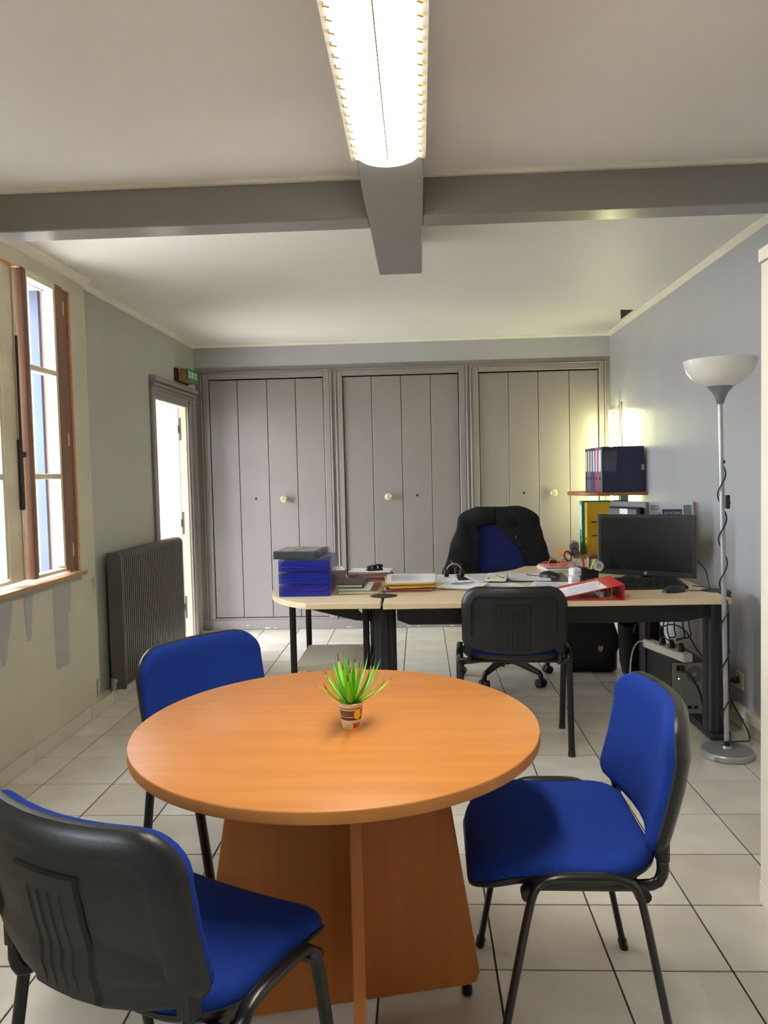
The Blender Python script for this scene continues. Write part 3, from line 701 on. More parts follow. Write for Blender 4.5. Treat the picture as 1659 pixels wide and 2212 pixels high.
# ------------------------------------------------------------------ trays and papers on the left of the desk
def tray(z, label, fold):
    t = thing('letter_tray', label, 'tray', (-.575, 3.885, z), R(1.5), 'blue letter trays stacked on the desk extension')
    wd, dp, h = .125, .168, .058
    G().b(-wd, wd, -dp, dp, .001, .004, .001).b(-wd, -wd+.004, -dp, dp, .003, h).b(wd-.004, wd, -dp, dp, .003, h).b(-wd, wd, dp-.004, dp, .003, h).b(-wd, wd, -dp, -dp+.003, .003, .02).b(-wd, wd, -dp, -dp+.002, .02, h-.003).mk('tray_body', m_bluetray, t)
    for k, mt in enumerate(fold):
        zz = .006+k*.014
        G().grid(lambda u, v: V((-wd+.008+(2*wd-.016)*u, -dp+.006+(2*dp-.02)*v, zz+.006*sin(u*5+k)*(.4+u)*(1 if k else .3)+.004)), 16, 3).grid(lambda u, v: V((-wd+.008+(2*wd-.016)*u, -dp+.006, zz-.002+.006*sin(u*5+k)*(.4+u)*(1 if k else .3)+.006*v)), 16, 1).mk('folder', mt, t, fix=False)
    return t
tray(ZD, 'blue letter tray at the bottom of the stack on the desk extension', (m_bluefold, m_navyc2, m_purple))
tray(ZD+.061, 'blue letter tray in the middle of the stack on the desk extension', (m_bluefold, m_bluefold, m_navyc2))
tray(ZD+.122, 'blue letter tray at the top of the stack, under the wrapped grey pack', (m_purple, m_bluefold, m_navyc2))
pk = thing('wrapped_pack', 'dark grey pack in clear film on top of the blue trays', 'pack', (-.600, 3.84, ZD+.183), R(-7))
G().b(-.108, .108, -.125, .125, .001, .039, .003).mk('pack_body', m_dkgrey, pk)
G().b(-.09, -.01, -.11, .11, .039, .0405).b(.0, .07, -.11, .11, .039, .0405).b(.075, .095, -.11, .11, .039, .0405).mk('label_sheet', m_galv, pk, kind='stuff')
g = G().grid(lambda u, v: V((-.112+.224*u+.004*sin(v*40), -.129+.0015*sin(u*60)+.002*cos(u*33+v*9), -.002+.045*v)), 40, 6)
g.grid(lambda u, v: V((.112+.028*sin(v*pi)*(.5+.5*sin(u*19))+.004*sin(v*30+u*7), -.125+.25*u, -.004+.046*v)), 24, 8)
g.tube([(-.05, .09, .04), (-.045, .10, .052), (-.055, .11, .06)], .001, 4).tube([(-.03, .1, .04), (-.025, .105, .055), (-.015, .11, .062)], .001, 4)
g.mk('film', m_clear, pk, fix=False)
wr = tag(G().grid(lambda u, v: V((.004+.004*sin(u*17+v*5)*sin(v*9)+.010*sin(v*pi)**2, -.165+.32*u, .0+.19*v)), 30, 20).mk('plastic_wrap', m_clear, fix=False), 'crumpled clear plastic wrap at the right side of the blue trays', 'wrap', loc=(-.4435, 3.885, ZD+.001))

def sheets(name, label, cat, loc, rz, wd, dp, layers, jit=.006, rot=3, group=None, dz=None):
    t = thing(name, label, cat, loc, R(rz), group); z = 0
    for k, (nm, mt, h) in enumerate(layers):
        o = G().box((0, 0, h/2), (wd*random.uniform(.95, 1.02), dp*random.uniform(.96, 1.02), h*.9), .0008).mk(nm, mt, t)
        o.location = (random.uniform(-jit, jit), random.uniform(-jit, jit), z); o.rotation_euler = (0, 0, R(random.uniform(-rot, rot))); z += h
    return t, z
def lines(par, w_, d_, z, n, mt=None, x0=-.4, x1=.4, rows=None):
    g = G()
    for i in range(n):
        y = d_*(.40-.8*i/max(1, n-1)); e = x0+(x1-x0)*random.uniform(.55, 1)
        g.b(w_*x0, w_*e, y-.0015, y+.0015, z, z+.0004)
    return g.mk('print', mt or m_print, par, kind='stuff')
# brown old papers behind the trays
t, z = sheets('paper_pile', 'ragged pile of old brown papers right behind the blue trays, pink sheet on top', 'papers', (-.468, 4.215, ZD), 8, .10, .17,
   [('paper_bundle', m_brownf, .012)]*6+[('pink_sheet', m_pinkf, .002), ('sheet', m_paper, .002)], .008, 7)
t, z = sheets('paper_pile', 'pile of brown folders topped with white sheets, black gadget on it', 'papers', (-.280, 4.30, ZD), -4, .225, .18,
   [('folder', m_brownf, .012), ('folder', m_redd, .008), ('folder', m_brownf, .012), ('folder', m_brownf, .010), ('folder', m_pinkf, .004), ('sheet', m_paper, .004), ('sheet', m_paper, .003)], .006, 5)
gd = thing('hole_punch', 'small glossy black hole punch on the white topped pile of folders', 'punch', (-.26, 4.27, ZD+z), R(20))
G().b(-.045, .045, -.02, .02, 0, .012, .004).mk('base', m_black, gd)
G().prism([(-.045, .012), (.04, .012), (.05, .03), (.03, .036), (-.045, .026)], -.014, .014, frame((0, 0, 0), (1, 0, 0), (0, 0, 1)), bev=.004).mk('lever', m_bezel, gd)
for x in (-.02, .012): G().lathe([(.001, .0), (.008, .0), (.008, .015), (.001, .015)], 12, (x, -.016, .012), cap=False).mk('punch_post', m_chrome, gd)
t, z = sheets('folder_pile', 'flat pile with a green folder and printed sheets in front of the trays', 'folders', (-.312, 3.905, ZD), -1, .195, .30,
   [('yellow_folder', m_yfold, .004), ('folder', m_paper2, .005), ('folder', m_paper2, .004), ('green_folder', m_greenf, .004), ('red_sheet', m_redd, .0012)], .004, 2)
o = G().b(-.095, .065, -.14, .14, 0, .0015).mk('sheet', m_paper, t); o.location = (-.004, 0, z)
q = lines(t, .19, .26, z+.0016, 16, None, -.55, .2)
nb = thing('notebook', 'black closed notebook lying on the printed sheets beside the trays', 'notebook', (-.352, 3.955, ZD+z+.003), R(-3))
G().b(-.066, .066, -.12, .12, 0, .003, .001).b(-.066, .066, -.12, .12, .015, .018, .001).b(.063, .067, -.12, .12, 0, .018, .001).mk('cover', m_bezel, nb)
G().b(-.062, .062, -.117, .117, .003, .015).mk('page_block', m_paper2, nb)
t, z = sheets('folder_stack', 'thick stack of yellow and brown folders with white sheets on top', 'folders', (-.067, 3.97, ZD), 2, .245, .31,
   [('folder', m_redd, .007), ('sheet', m_paper, .003), ('folder', m_redd, .009), ('folder', m_yfold, .005), ('folder', m_yellow, .006), ('sheet', m_paper2, .004), ('folder', m_yfold, .006), ('folder', m_yfold, .004), ('sheet', m_paper, .003), ('sheet', m_paper, .003)], .014, 4.5)
lines(t, .22, .27, z+.0004, 12)
t, z = sheets('paper_pile', 'pile of white letters between the yellow stack and the calculator', 'papers', (.215, 3.93, ZD), -14, .21, .20,
   [('sheet', m_paper2, .004), ('sheet', m_paper, .004), ('sheet', m_paper2, .003), ('sheet', m_paper, .004), ('sheet', m_paper, .003)], .012, 7)
lines(t, .15, .1, z+.0006, 6)
e = G().b(-.06, .06, -.035, .035, 0, .0012).b(-.03, -.024, -.02, .02, .0012, .0016, 0, 1).b(.01, .03, .005, .012, .0012, .0016, 0, 1).mk('envelope', [m_paper, m_printd])
tag(e, 'small white envelope lying on the pile of letters', 'envelope', loc=(.205, 3.99, ZD+z+.004), rz=R(12))
bt = tag(G().b(-.30, .30, -.17, .17, 0, .003, .001).mk('desk_pad', m_bezel), 'black desk pad under the loose sheets and calculator', 'desk pad', loc=(.50, 4.25, ZD))
def sheet(label, x, y, rz, z, w_=.21, d_=.297, n=14):
    o = G().b(-w_/2, w_/2, -d_/2, d_/2, 0, .0012).mk('paper_sheet', m_paper); tag(o, label, 'paper', 'loose sheets on the desk', (x, y, z), R(rz)); lines(o, w_, d_, .0012, n); return o
sheet('white sheet at the back left of the desk, left of the black pad', .09, 4.27, 4, ZD+.0005)
sheet('white sheet under the calculator on the black pad', .36, 4.26, 12, ZD+.0035)
sheet('white sheet in the middle of the black pad, right of the calculator', .585, 4.26, -9, ZD+.0035, .25, .29)
sheet('white sheet in front of the black pad, behind the visitor chair', .42, 3.93, 20, ZD+.0005)
sheet('white sheet in front of the black pad, nearest the red binder', .665, 3.92, -16, ZD+.0020, .23, .28)
ca = thing('calculator', 'pale desk calculator with beige and dark keys on a sheet', 'calculator', (.405, 4.14, ZD+.006), R(-12))
G().prism([(-.085, .004), (.085, .004), (.085, .028), (.04, .03), (-.085, .014)], -.055, .055, frame((0, 0, 0), (0, 1, 0), (0, 0, 1)), bev=.003).mk('body', m_plast, ca)
G().b(-.05, .05, -.075, .033, .0185, .0195).mk('key_field', m_bezel, ca).rotation_euler = (R(6.5), 0, 0)
for i in range(5):
    for j in range(4):
        k = G().b(-.008, .008, -.006, .006, 0, .006, .002).mk('key', m_paper2 if (i+j) % 5 else m_dkgrey, ca); k.location = (-.036+.018*i, -.066+.022*j, .0135+.0022*j); k.rotation_euler = (R(6.5), 0, 0)
hs = thing('headset', 'black headset with a grey band standing at the back of the desk', 'headset', (.185, 4.34, ZD), R(10))
G().tube([(cos(a)*.045, 0, .024+sin(a)*.05) for a in [R(-10+200*i/14) for i in range(15)]], .004, 8).mk('band', m_galv, hs)
for s_ in (-1, 1): G().lathe([(.001, -.01), (.02, -.01), (.023, 0), (.02, .012), (.001, .014)], 16, (s_*.044, 0, .0235), M=MX.Rotation(pi/2*s_, 4, 'Y'), cap=False).mk('ear_pad', m_black, hs)

def mouse(label, x, y, rz, wire):
    t = thing('computer_mouse', label, 'mouse', (x, y, ZD+(.0048 if y > 4 else 0)), R(rz))
    g = G(); rings = []
    for i in range(9):
        a = i/8; y_ = -.055+.11*a; w_ = .030*sin(pi*min(1, .12+a*.8))**.5; h_ = .036*sin(pi*(.1+.72*a))**.8
        rings.append([V((cos(b)*w_, y_, max(0, sin(b))*h_+(.001 if sin(b) <= 0 else 0))) for b in [k*2*pi/16 for k in range(16)]])
    g.loft(rings).mk('shell', m_bezel, t, ang=60)
    G().tube([(0, .02, .030), (0, .034, .026)], .004, 8).mk('wheel', m_dkgrey, t)
    G().tube([(0, .05, .008)]+wire, .002, 6, smooth=2).mk('cable', m_bezel, t)
mouse('black mouse behind the black desk pad sheets, left of the white boxes', .70, 4.22, 60, [(0, .08, .003), (.03, .13, .003), (.06, .16, .003)])
mouse('black mouse at the front right corner of the desk, in front of the keyboard', 1.19, 3.675, -70, [(0, .09, .003), (.04, .15, .003), (-.03, .22, .003), (-.12, .20, .003)])
t, z = sheets('note_block', 'pale notepads with a cream cover under the orange glasses', 'notepad', (.83, 4.56, ZD), 6, .25, .20,
   [('pad', m_paper2, .012), ('pad', m_paper, .010), ('cover', m_bezel, .0015), ('pad', m_pinkf, .006)], .004, 4)
gl = thing('eyeglasses', 'orange framed glasses lying on the notepads at the back', 'glasses', (.80, 4.50, ZD+z+.001), R(8))
for s_ in (-1, 1):
    rim = [V((s_*.034+cos(a)*.026, 0, .022+sin(a)*.021)) for a in [k*2*pi/20 for k in range(21)]]
    G().tube(rim, .0028, 6).mk('rim', m_orange, gl)
    G().lathe([(.0005, 0), (.024, 0)], 20, (s_*.034, 0, .022), M=MX.Rotation(pi/2, 4, 'X'), cap=False).mk('lens', m_lens, gl, fix=False)
    G().tube([(s_*.06, 0, .025), (s_*.064, .05, .022), (s_*.066, .10, .012), (s_*.066, .13, .003)], .0026, 6).mk('temple', m_orange, gl)
G().tube([(-.009, 0, .026), (0, -.003, .03), (.009, 0, .026)], .0025, 6).mk('bridge', m_orange, gl)
for k, lab in enumerate(('white little box at the bottom, left of the black pen cup', 'white little box on top of the other, left of the black pen cup')):
    b = G().box((0, 0, .021), (.05, .05, .042), .006).mk('small_box', m_paper); tag(b, lab, 'box', 'little white boxes by the pen cup', (.785+.004*k, 3.985, ZD+.0425*k), R(10+14*k))
    G().b(-.022, .022, -.0255, -.0248, .018, .021).mk('lid_seam', m_print, b)
pc = thing('pen_cup', 'black plastic pen cup with a sloping rim beside the red binder', 'pen cup', (.872, 4.06, ZD), R(5))
g = G(); rings = []
def prof(k, r, slope): a = k*2*pi/28; return V((cos(a)*r*1.1, sin(a)*r*.8, slope*(.088-.028*(cos(a)*.5+.5)**.7)))
g.loft([[prof(k, .048, 0)+V((0, 0, .001)) for k in range(28)], [prof(k, .052, 1) for k in range(28)], [prof(k, .048, 1) for k in range(28)], [prof(k, .045, 0)+V((0, 0, .006)) for k in range(28)]])
g.mk('cup', m_black, pc)
# things in the cup
scs = thing('scissors', 'scissors with black loop handles standing in the pen cup', 'scissors', (.842, 4.05, ZD+.01), R(10), rot=(R(-4), R(-22), R(10)))
for s_ in (-1, 1):
    G().tube([V((s_*.022+cos(a)*.017, 0, .148+sin(a)*.026)) for a in [R(-90)+k*2*pi/18 for k in range(19)]], .0042, 8).mk('finger_loop', m_black, scs)
    G().prism([(-.004*s_, .0), (s_*.007, .0), (s_*.014, .10), (s_*.024, .125), (s_*.016, .128), (-.003*s_, .095)], -.001+.0015*s_, .001+.0015*s_, frame((0, 0, 0), (1, 0, 0), (0, 0, 1))).mk('blade', m_chrome, scs)
def pen(label, x, y, tilt, mt, h=.13, r=.005):
    o = G().tube([(0, 0, 0), (0, 0, h*.7), (0, 0, h*.71), (0, 0, h)], [r*.8, r, r*1.15, r*1.15], 10).mk('pen', mt); tag(o, label, 'pen', loc=(x, y, ZD+.012)); o.rotation_euler = tilt; return o
pen('red capped pen in the black pen cup next to the scissors', .856, 4.035, (R(6), R(-10), 0), m_red, .118)
pen('white pen in the black pen cup behind the scissors', .872, 4.07, (R(-8), R(4), 0), m_paper, .125)
sp = thing('rubber_stamp', 'rubber stamp with a brown and brass knob standing in the pen cup', 'stamp', (.888, 4.08, ZD+.04), 0)
G().lathe([(.001, 0), (.006, 0), (.006, .078), (.011, .084), (.013, .09), (.021, .093), (.022, .099), (.010, .106), (.008, .113), (.001, .115)], 20, cap=False).mk('handle', m_brown, sp)
G().lathe([(.0135, .089), (.0145, .091), (.0135, .093)], 20, cap=False).mk('ring', m_brass, sp)
tp = thing('correction_roller', 'clear and lime correction tape roller sticking out of the pen cup', 'tape roller', (.918, 4.05, ZD+.085), 0, rot=(0, R(15), R(8)))
G().lathe([(.006, -.006), (.027, -.006), (.027, .006), (.006, .006)], 24, (.006, 0, 0), M=MX.Rotation(pi/2, 4, 'X'), cap=False).mk('spool', m_opal, tp)
G().lathe([(.009, -.0075), (.013, -.0075), (.013, .0075), (.009, .0075)], 16, (.006, 0, 0), M=MX.Rotation(pi/2, 4, 'X'), cap=False).mk('hub', m_galv, tp)
G().prism([(-.035, -.03), (-.024, -.03), (-.016, .028), (-.022, .03)], -.006, .006, frame((0, 0, 0), (1, 0, 0), (0, 0, 1)), bev=.001).mk('grip', m_lime, tp)
G().prism([(-.02, .02), (-.012, .05), (.0, .048), (.04, .005), (.05, -.02), (.03, -.02)], -.0075, .0075, frame((0, 0, 0), (1, 0, 0), (0, 0, 1))).mk('shell', m_clear, tp)
tag(G().b(-.035, .035, -.03, .03, 0, .006, .001).mk('sticky_notes', m_yellow), 'yellow sticky note pad behind the red binder', 'notepad', loc=(1.01, 4.14, ZD), rz=R(15))

# red lever arch binder
rbn = thing('ring_binder', 'open red lever arch binder with a printed sheet clipped on top', 'binder', (.908, 3.474, ZD+.0006), R(-1))
L2 = .30
G().b(-.29, 0, 0, L2, .0005, .003).mk('bottom_cover', m_red, rbn)
G().b(-.003, 0, 0, L2, .002, .070).mk('spine', m_red, rbn)
top = frame((-.0015, 0, .070), (-.285, 0, -.060), (0, 1, 0))
G().b(0, .29, 0, L2, -.0012, .0012).mk('top_cover', m_red, rbn).matrix_local = top
pp = G().b(.075, .30, .008, .225, -.0032, -.0016).mk('printed_sheet', m_paper, rbn); pp.matrix_local = top
g = G()
for i in range(9):
    g.b(.10+.004*(i % 2), .26-.03*(i % 3), .03+i*.019, .032+i*.019, -.0037, -.0032)
g.b(.11, .15, .028, .036, -.0037, -.0032).b(.20, .235, .045, .053, -.0037, -.0032)
g.mk('print', m_print, rbn, kind='stuff').matrix_local = top
for y in (.10, .18):
    G().tube([(-.035, y, .005), (-.037, y, .06), (-.04, y, .073), (-.065, y, .076), (-.09, y, .066), (-.092, y, .055), (-.092, y, .005)], .0018, 6, smooth=1).mk('ring', m_chrome, rbn)
G().b(-.10, -.03, .04, .24, .003, .006).mk('ring_plate', m_chrome, rbn)

# keyboard, screens
kb = thing('keyboard', 'black computer keyboard in front of the monitor', 'keyboard', (1.062, 3.845, ZD), R(1))
G().prism([(-.085, 0), (.085, .0), (.085, .034), (.075, .036), (-.082, .014), (-.085, .008)], -.225, .225, frame((0, 0, 0), (0, 1, 0), (0, 0, 1)), bev=.002).mk('body', m_black, kb)
kk = G().box((0, 0, 0), (.0165, .0165, .008), .002).mk('key', m_bezel, kb); first = True
for r in range(6):
    for c in range(20):
        if c in (14, 18) and r < 5 and False: continue
        k = kk if first else kk.copy()
        if not first: C.link(k)
        first = False; k.parent = kb; y = -.068+r*.0265; k.location = (-.205+c*.0205+(.006 if c > 13 else 0)-(0), y, .0165+(y+.082)*.142); k.rotation_euler = (R(8), 0, 0)
def screen(name, label, w_, h_, loc, rz, z0, logo):
    t = thing(name, label, 'monitor', loc, rz)
    G().b(-w_/2, w_/2, -.012, .012, z0, z0+h_, .003).mk('bezel', m_bezel, t)
    G().b(-w_/2+.02, w_/2-.02, .010, .045, z0+.03, z0+h_-.03, .012).mk('back_shell', m_black, t)
    G().b(-w_/2+.016, w_/2-.016, -.0128, -.0118, z0+.030, z0+h_-.016).mk('screen', m_screen, t)
    G().b(-w_/2-.003, -w_/2, -.010, .012, z0+.002, z0+h_-.002).mk('side_edge', m_bezels, t)
    G().b(-.035, .035, .03, .055, .01, z0+h_*.6, .006).mk('stand_post', m_black, t)
    G().b(-.12, .12, -.09, .10, 0, .012, .005).mk('stand_foot', m_black, t)
    if logo:
        G().lathe([(.001, 0), (.009, 0), (.009, .0012), (.001, .0012)], 24, (0, -.0122, z0+.0145), M=MX.Rotation(pi/2, 4, 'X'), cap=False).mk('maker_badge', m_silver, t)
        text('hp', 'badge_letters', .0135, m_bezel, t, frame((0, -.0136, z0+.0145), (1, 0, 0), (0, 0, 1)), .9, .0002)
        for x in (.10, .135, .158, .18): G().b(x-.004, x+.004, -.0135, -.0118, z0+.010, z0+.014).mk('button', m_dkgrey, t)
        G().lathe([(.0005, 0), (.002, 0), (.002, .001), (.0005, .001)], 10, (.225, -.0122, z0+.012), M=MX.Rotation(pi/2, 4, 'X'), cap=False).mk('power_light', m_opal, t)
    return t
screen('monitor', 'black flat monitor facing the viewer, round silver badge on its lower edge', .505, .325, (1.190, 4.125, ZD), R(-31), .018, True)
t2 = screen('monitor', 'second black monitor turned away, its back rising behind the front monitor', .31, .30, (1.195, 4.475, ZD), R(113.7), .10, False)
G().b(-.05, .02, .0445, .0475, .33, .36).mk('grey_label', m_galv, t2)
tag(G().tube([(1.43, 4.05, .80), (1.46, 4.02, .76), (1.465, 4.0, .72), (1.47, 3.96, .60), (1.47, 3.95, .45)], .003, 6, smooth=2).mk('monitor_cable', m_bezel), 'thin black cable hanging from the monitor beside the right wall', 'cable')

# calendar leaning on the wall behind the monitor
cl = thing('calendar', 'cardboard year calendar 2023 standing behind the monitor by the right wall', 'calendar', (1.42, 4.43, ZD), 0, rot=(R(-6), 0, R(-14)))
G().b(-.118, .118, 0, .004, .0, .398).mk('board', m_paper, cl)
G().b(.115, .119, .003, .045, .0, .396).mk('prop', m_card, cl)
text('2023', 'year', .038, m_navyc2, cl, frame((-.085, -.0006, .36), (1, 0, 0), (0, 0, 1)), .62)
G().b(-.045, .060, -.001, 0, .305, .352).b(-.045, .06, -.001, 0, .285, .300).mk('blue_panel', m_navyc2, cl)
text('SUP INTERIM', 'heading', .021, m_paper, cl, frame((.008, -.0012, .33), (1, 0, 0), (0, 0, 1)), .75, .0003)
G().b(.068, .112, -.001, 0, .30, .375).mk('picture', mat('landscape_print', '7fa04a', .6, col2='5a7fb0', scale=18), cl)
for k in range(5): G().prism([(-.072+k*.0045, .30), (-.069+k*.0045, .30), (-.0685+k*.0045, .335-abs(k-2)*.004), (-.0715+k*.0045, .335-abs(k-2)*.004)], 0, .0008, frame((0, 0, 0), (1, 0, 0), (0, 0, 1))).mk('emblem_stripe', m_navyc2, cl)
g = G()
for r in range(12): g.b(-.11, -.06, -.0008, 0, .05+r*.02, .053+r*.02).b(-.04, .11, -.0008, 0, .04+r*.019, .043+r*.019)
g.mk('print', m_print, cl, kind='stuff')

# ------------------------------------------------------------------ wall shelf with binders
sh = thing('corner_shelf', 'two tier brown wooden shelf on a grey post by the back right corner', 'shelf', (1.34, 5.63, 0))
def splate(z, x0):
    P = [(XR-.004-1.34, 5.36-5.63), (XR-.004-1.34, .33), (x0+.22-1.34, .33)]+[(x0+.17-1.34-.17*sin(R(a)), .06+.27*cos(R(a))*(1 if a < 90 else 1.22)) for a in range(10, 175, 10)]+[(x0+.20-1.34, -.27)]
    return G().prism(P, z-.022, z, bev=.005).mk('shelf_board', m_wood, sh)
splate(1.122, 1.085); splate(.688, .99)
G().b(.13, .19, .10, .15, .0, 1.10, .004).mk('post', m_galv, sh)
G().b(.0, .19, .11, .14, 1.085, 1.10).b(.0, .19, .11, .14, .651, .666).mk('bracket', m_galv, sh, kind='stuff')
def binder(label, y, th, spine, cover, lab_m, x=1.262, z=1.122, h=.316, dp=.285, tilt=0, grp='binders on the upper shelf', pocket=False):
    t = thing('lever_arch_binder', label, 'binder', (x, y, z), 0, grp, rot=(R(tilt), 0, 0))
    G().b(0, dp, 0, .003, 0, h, .001).b(0, dp, th-.003, th, 0, h, .001).mk('cover', cover, t)
    G().b(-.003, .003, 0, th, 0, h, .001).mk('spine', spine, t)
    G().b(.02, dp-.015, .006, th-.006, .006, h-.03).mk('page_block', m_paper2, t)
    G().b(-.0042, -.003, th*.2, th*.8, h*.46, h*.93).mk('spine_label', lab_m, t)
    G().lathe([(.001, 0), (min(.011, th*.3), 0), (min(.011, th*.3), .0015), (.001, .0015)], 16, (-.0032, th/2, h*.30), M=MX.Rotation(-pi/2, 4, 'Y'), cap=False).mk('finger_hole', m_hole, t)
    if pocket: G().b(.006, .10, -.001, 0, h*.46, h*.90).mk('clear_pocket', m_pocket, t)
    return t
ys = [5.40, 5.482, 5.564, 5.646, 5.728, 5.81]
b0 = binder('navy file with a broad white spine label, nearest on the upper shelf', 5.39, .115, m_greyspine, m_navyc, m_paper, pocket=True)
G().b(.266, .287, -.002, .0, .15, .19).mk('clasp', m_galv, b0); G().tube([(.262, -.002, .20), (.262, -.002, .14)], .0015, 6).mk('elastic', m_black, b0)
binder('crimson binder on the upper shelf, just behind the nearest navy file', 5.512, .076, m_pinkred, m_pinkred, m_paper)
binder('blue binder with white label on the upper shelf, just behind the crimson one', 5.594, .078, m_navyc2, m_navyc, m_paper)
binder('blue binder on the upper shelf, second behind the crimson one', 5.678, .078, m_navyc2, m_navyc, m_paper2)
binder('grey spined binder on the upper shelf, second from the far end', 5.762, .078, m_greyspine, m_navyc, m_paper2)
binder('navy binder at the far end of the upper shelf', 5.846, .075, m_navyc, m_navyc, m_paper)
yb = binder('mustard yellow lever arch binder on the lower shelf', 5.42, .078, m_yellow, m_yellow, m_yellow, x=1.165, z=.688, h=.365, dp=.32, grp='binders on the lower shelf')
for z in (.13, .225): G().b(.025, .062, -.001, .0, z, z+.008).mk('slot', m_hole, yb)
tb_ = binder('teal lever arch binder leaning behind the yellow one on the lower shelf', 5.52, .078, m_teal, m_teal, m_paper, x=1.150, z=.688, h=.372, dp=.32, grp='binders on the lower shelf')
pcs = thing('pencil_case', 'grey rolled pencil case on the left end of the lower shelf', 'case', (1.085, 5.50, .688), R(80))
G().b(-.11, .11, -.035, .035, 0, .022, .004).mk('base_box', m_dkgrey, pcs)
G().tube([(-.10, 0, .055), (.10, 0, .055)], [.034, .034], 18).mk('roll', mat('grey_green_cloth', '6f746a', .8, var=.1, scale=40), pcs)

# ------------------------------------------------------------------ office chair with jacket
oc_ = thing('office_chair', 'blue and black swivel office chair behind the desk', 'chair', (.52, 4.78, 0))
for k in range(5):
    a = R(-52+72*k); d = V((cos(a), sin(a), 0))
    G().tube([d*.03+V((0, 0, .125)), d*.12+V((0, 0, .115)), d*.23+V((0, 0, .092)), d*.285+V((0, 0, .082)), d*.287+V((0, 0, .026))], [.027, .023, .018, .016, .012], 10, smooth=1).mk('base_arm', m_black, oc_)
    cpos = d*.285; sd = V((-d.y, d.x, 0))
    w1 = G()
    for s_ in (-1, 1): w1.tube([cpos+sd*s_*.006+V((0, 0, .026)), cpos+sd*s_*.026+V((0, 0, .026))], .026, 16)
    w1.mk('castor', m_bezel, oc_, kind='stuff')
G().tube([(0, 0, .09), (0, 0, .30)], .03, 16).tube([(0, 0, .3), (0, 0, .42)], .017, 14).mk('gas_lift', m_blackt, oc_)
def rrect(a, b, r, n=6):
    P = []
    for sx, sy, a0 in ((1, 1, 0), (-1, 1, 90), (-1, -1, 180), (1, -1, 270)):
        for i in range(n+1): t = R(a0+90*i/n); P.append((sx*(a-r)+cos(t)*r, sy*(b-r)+sin(t)*r))
    return P
g = G(); g.loft([[V((x, y, z)) for x, y in rrect(a, b, .08)] for a, b, z in ((.20, .19, .425), (.235, .225, .44), (.235, .225, .475), (.22, .21, .495), (.15, .15, .502))])
g.mk('seat', m_navy, oc_, ang=60)
def bk(z): return .205+.05*(z-.5)-.10*(z-.75)**2
g = G(); g.loft([[V((x, bk(.78+y)+o+.9*x*x*-1*.6, .78+y)) for x, y in rrect(a, b, .10)] for a, b, o in ((.10, .13, -.030), (.18, .21, -.026), (.215, .245, -.012), (.222, .252, .004))], cap1=True)
g.mk('back_pad', m_navy, oc_, ang=60)
g = G(); g.loft([[V((x, bk(.78+y)+o-.54*x*x, .78+y)) for x, y in rrect(a, b, .10)] for a, b, o in ((.222, .252, .005), (.222, .252, .02), (.19, .22, .032), (.10, .12, .036))])
g.mk('back_shell', m_black, oc_, ang=60)
G().tube([(0, .10, .43), (0, .22, .44), (0, .25, .52), (0, .245, .70)], .02, 10, r2=.012, smooth=1).mk('back_bar', m_black, oc_)
for s_ in (-1, 1):
    G().tube([(s_*.2, .02, .44), (s_*.285, .02, .46), (s_*.30, .02, .60), (s_*.30, .02, .70)], .014, 10, smooth=1).mk('arm_post', m_black, oc_)
    G().box((s_*.30, .06, .715), (.065, .22, .03), .013, seg=2).mk('armrest', m_black, oc_)
jk = G()
def jfun(u, v):
    z = .58+.475*v
    t_ = max(0, min(1, (z-.66)/.38)); rnd = max(0, (z-.985)/.07)
    wl_ = (.362-.122*t_**.8)-.10*rnd**2; wr_ = (.325-.095*t_**1.2)-.10*rnd**2
    xl = -.135-.01*sin(v*9); xr = .135 if z < .74 else .135-.16*((z-.74)/.21)**1.4
    if z > .945: q = min(1, (z-.945)/.012); xl = xl*(1-q)-.02*q; xr = xr*(1-q)-.018*q
    yb_ = bk(min(z, 1.03))+.055; yf_ = bk(min(z, 1.03))-.062+.05*rnd
    # horseshoe: front-left edge -> left side -> back -> right side -> front-right edge
    if u < .3: s_ = u/.3; a = s_*pi/2; x = xl+(-wl_-xl)*sin(a)**1.0; y = yf_+(1-cos(a))*.04
    elif u < .7: s_ = (u-.3)/.4; x = -wl_+(wl_+wr_)*s_; y = (yf_+.04)+(yb_-yf_-.04)*sin(pi*s_)**.5
    else: s_ = (u-.7)/.3; a = (1-s_)*pi/2; x = xr+(wr_-xr)*sin(a); y = yf_+(1-cos(a))*.04
    f = .008*sin(x*40+z*13)+.005*sin(z*27+x*19+1)+.004*sin(z*61-x*33)
    return V((x+f*.4, y-f*(.8 if u < .35 or u > .65 else -.5)-(.018*abs(sin(u*8)) if z > .94 and (u < .3 or u > .7) else 0), z))
jk.grid(jfun, 72, 40)
jo = jk.mk('jacket', m_cloth, ang=180); tag(jo, 'black jacket hung over the back of the office chair', 'jacket', loc=(.505, 4.78, 0))
md = jo.modifiers.new('thickness', 'SOLIDIFY'); md.thickness = .008; md.offset = 1
for x, z in ((.10, .865), (.125, .82), (-.20, .72), (-.165, .86), (.15, .77)):
    G().box((0, 0, 0), (.007, .006, .022 if x == .10 else .007), .002).mk('button' if x != .10 else 'zip_pull', m_chrome, jo).location = (x, bk(z)-.078, z)

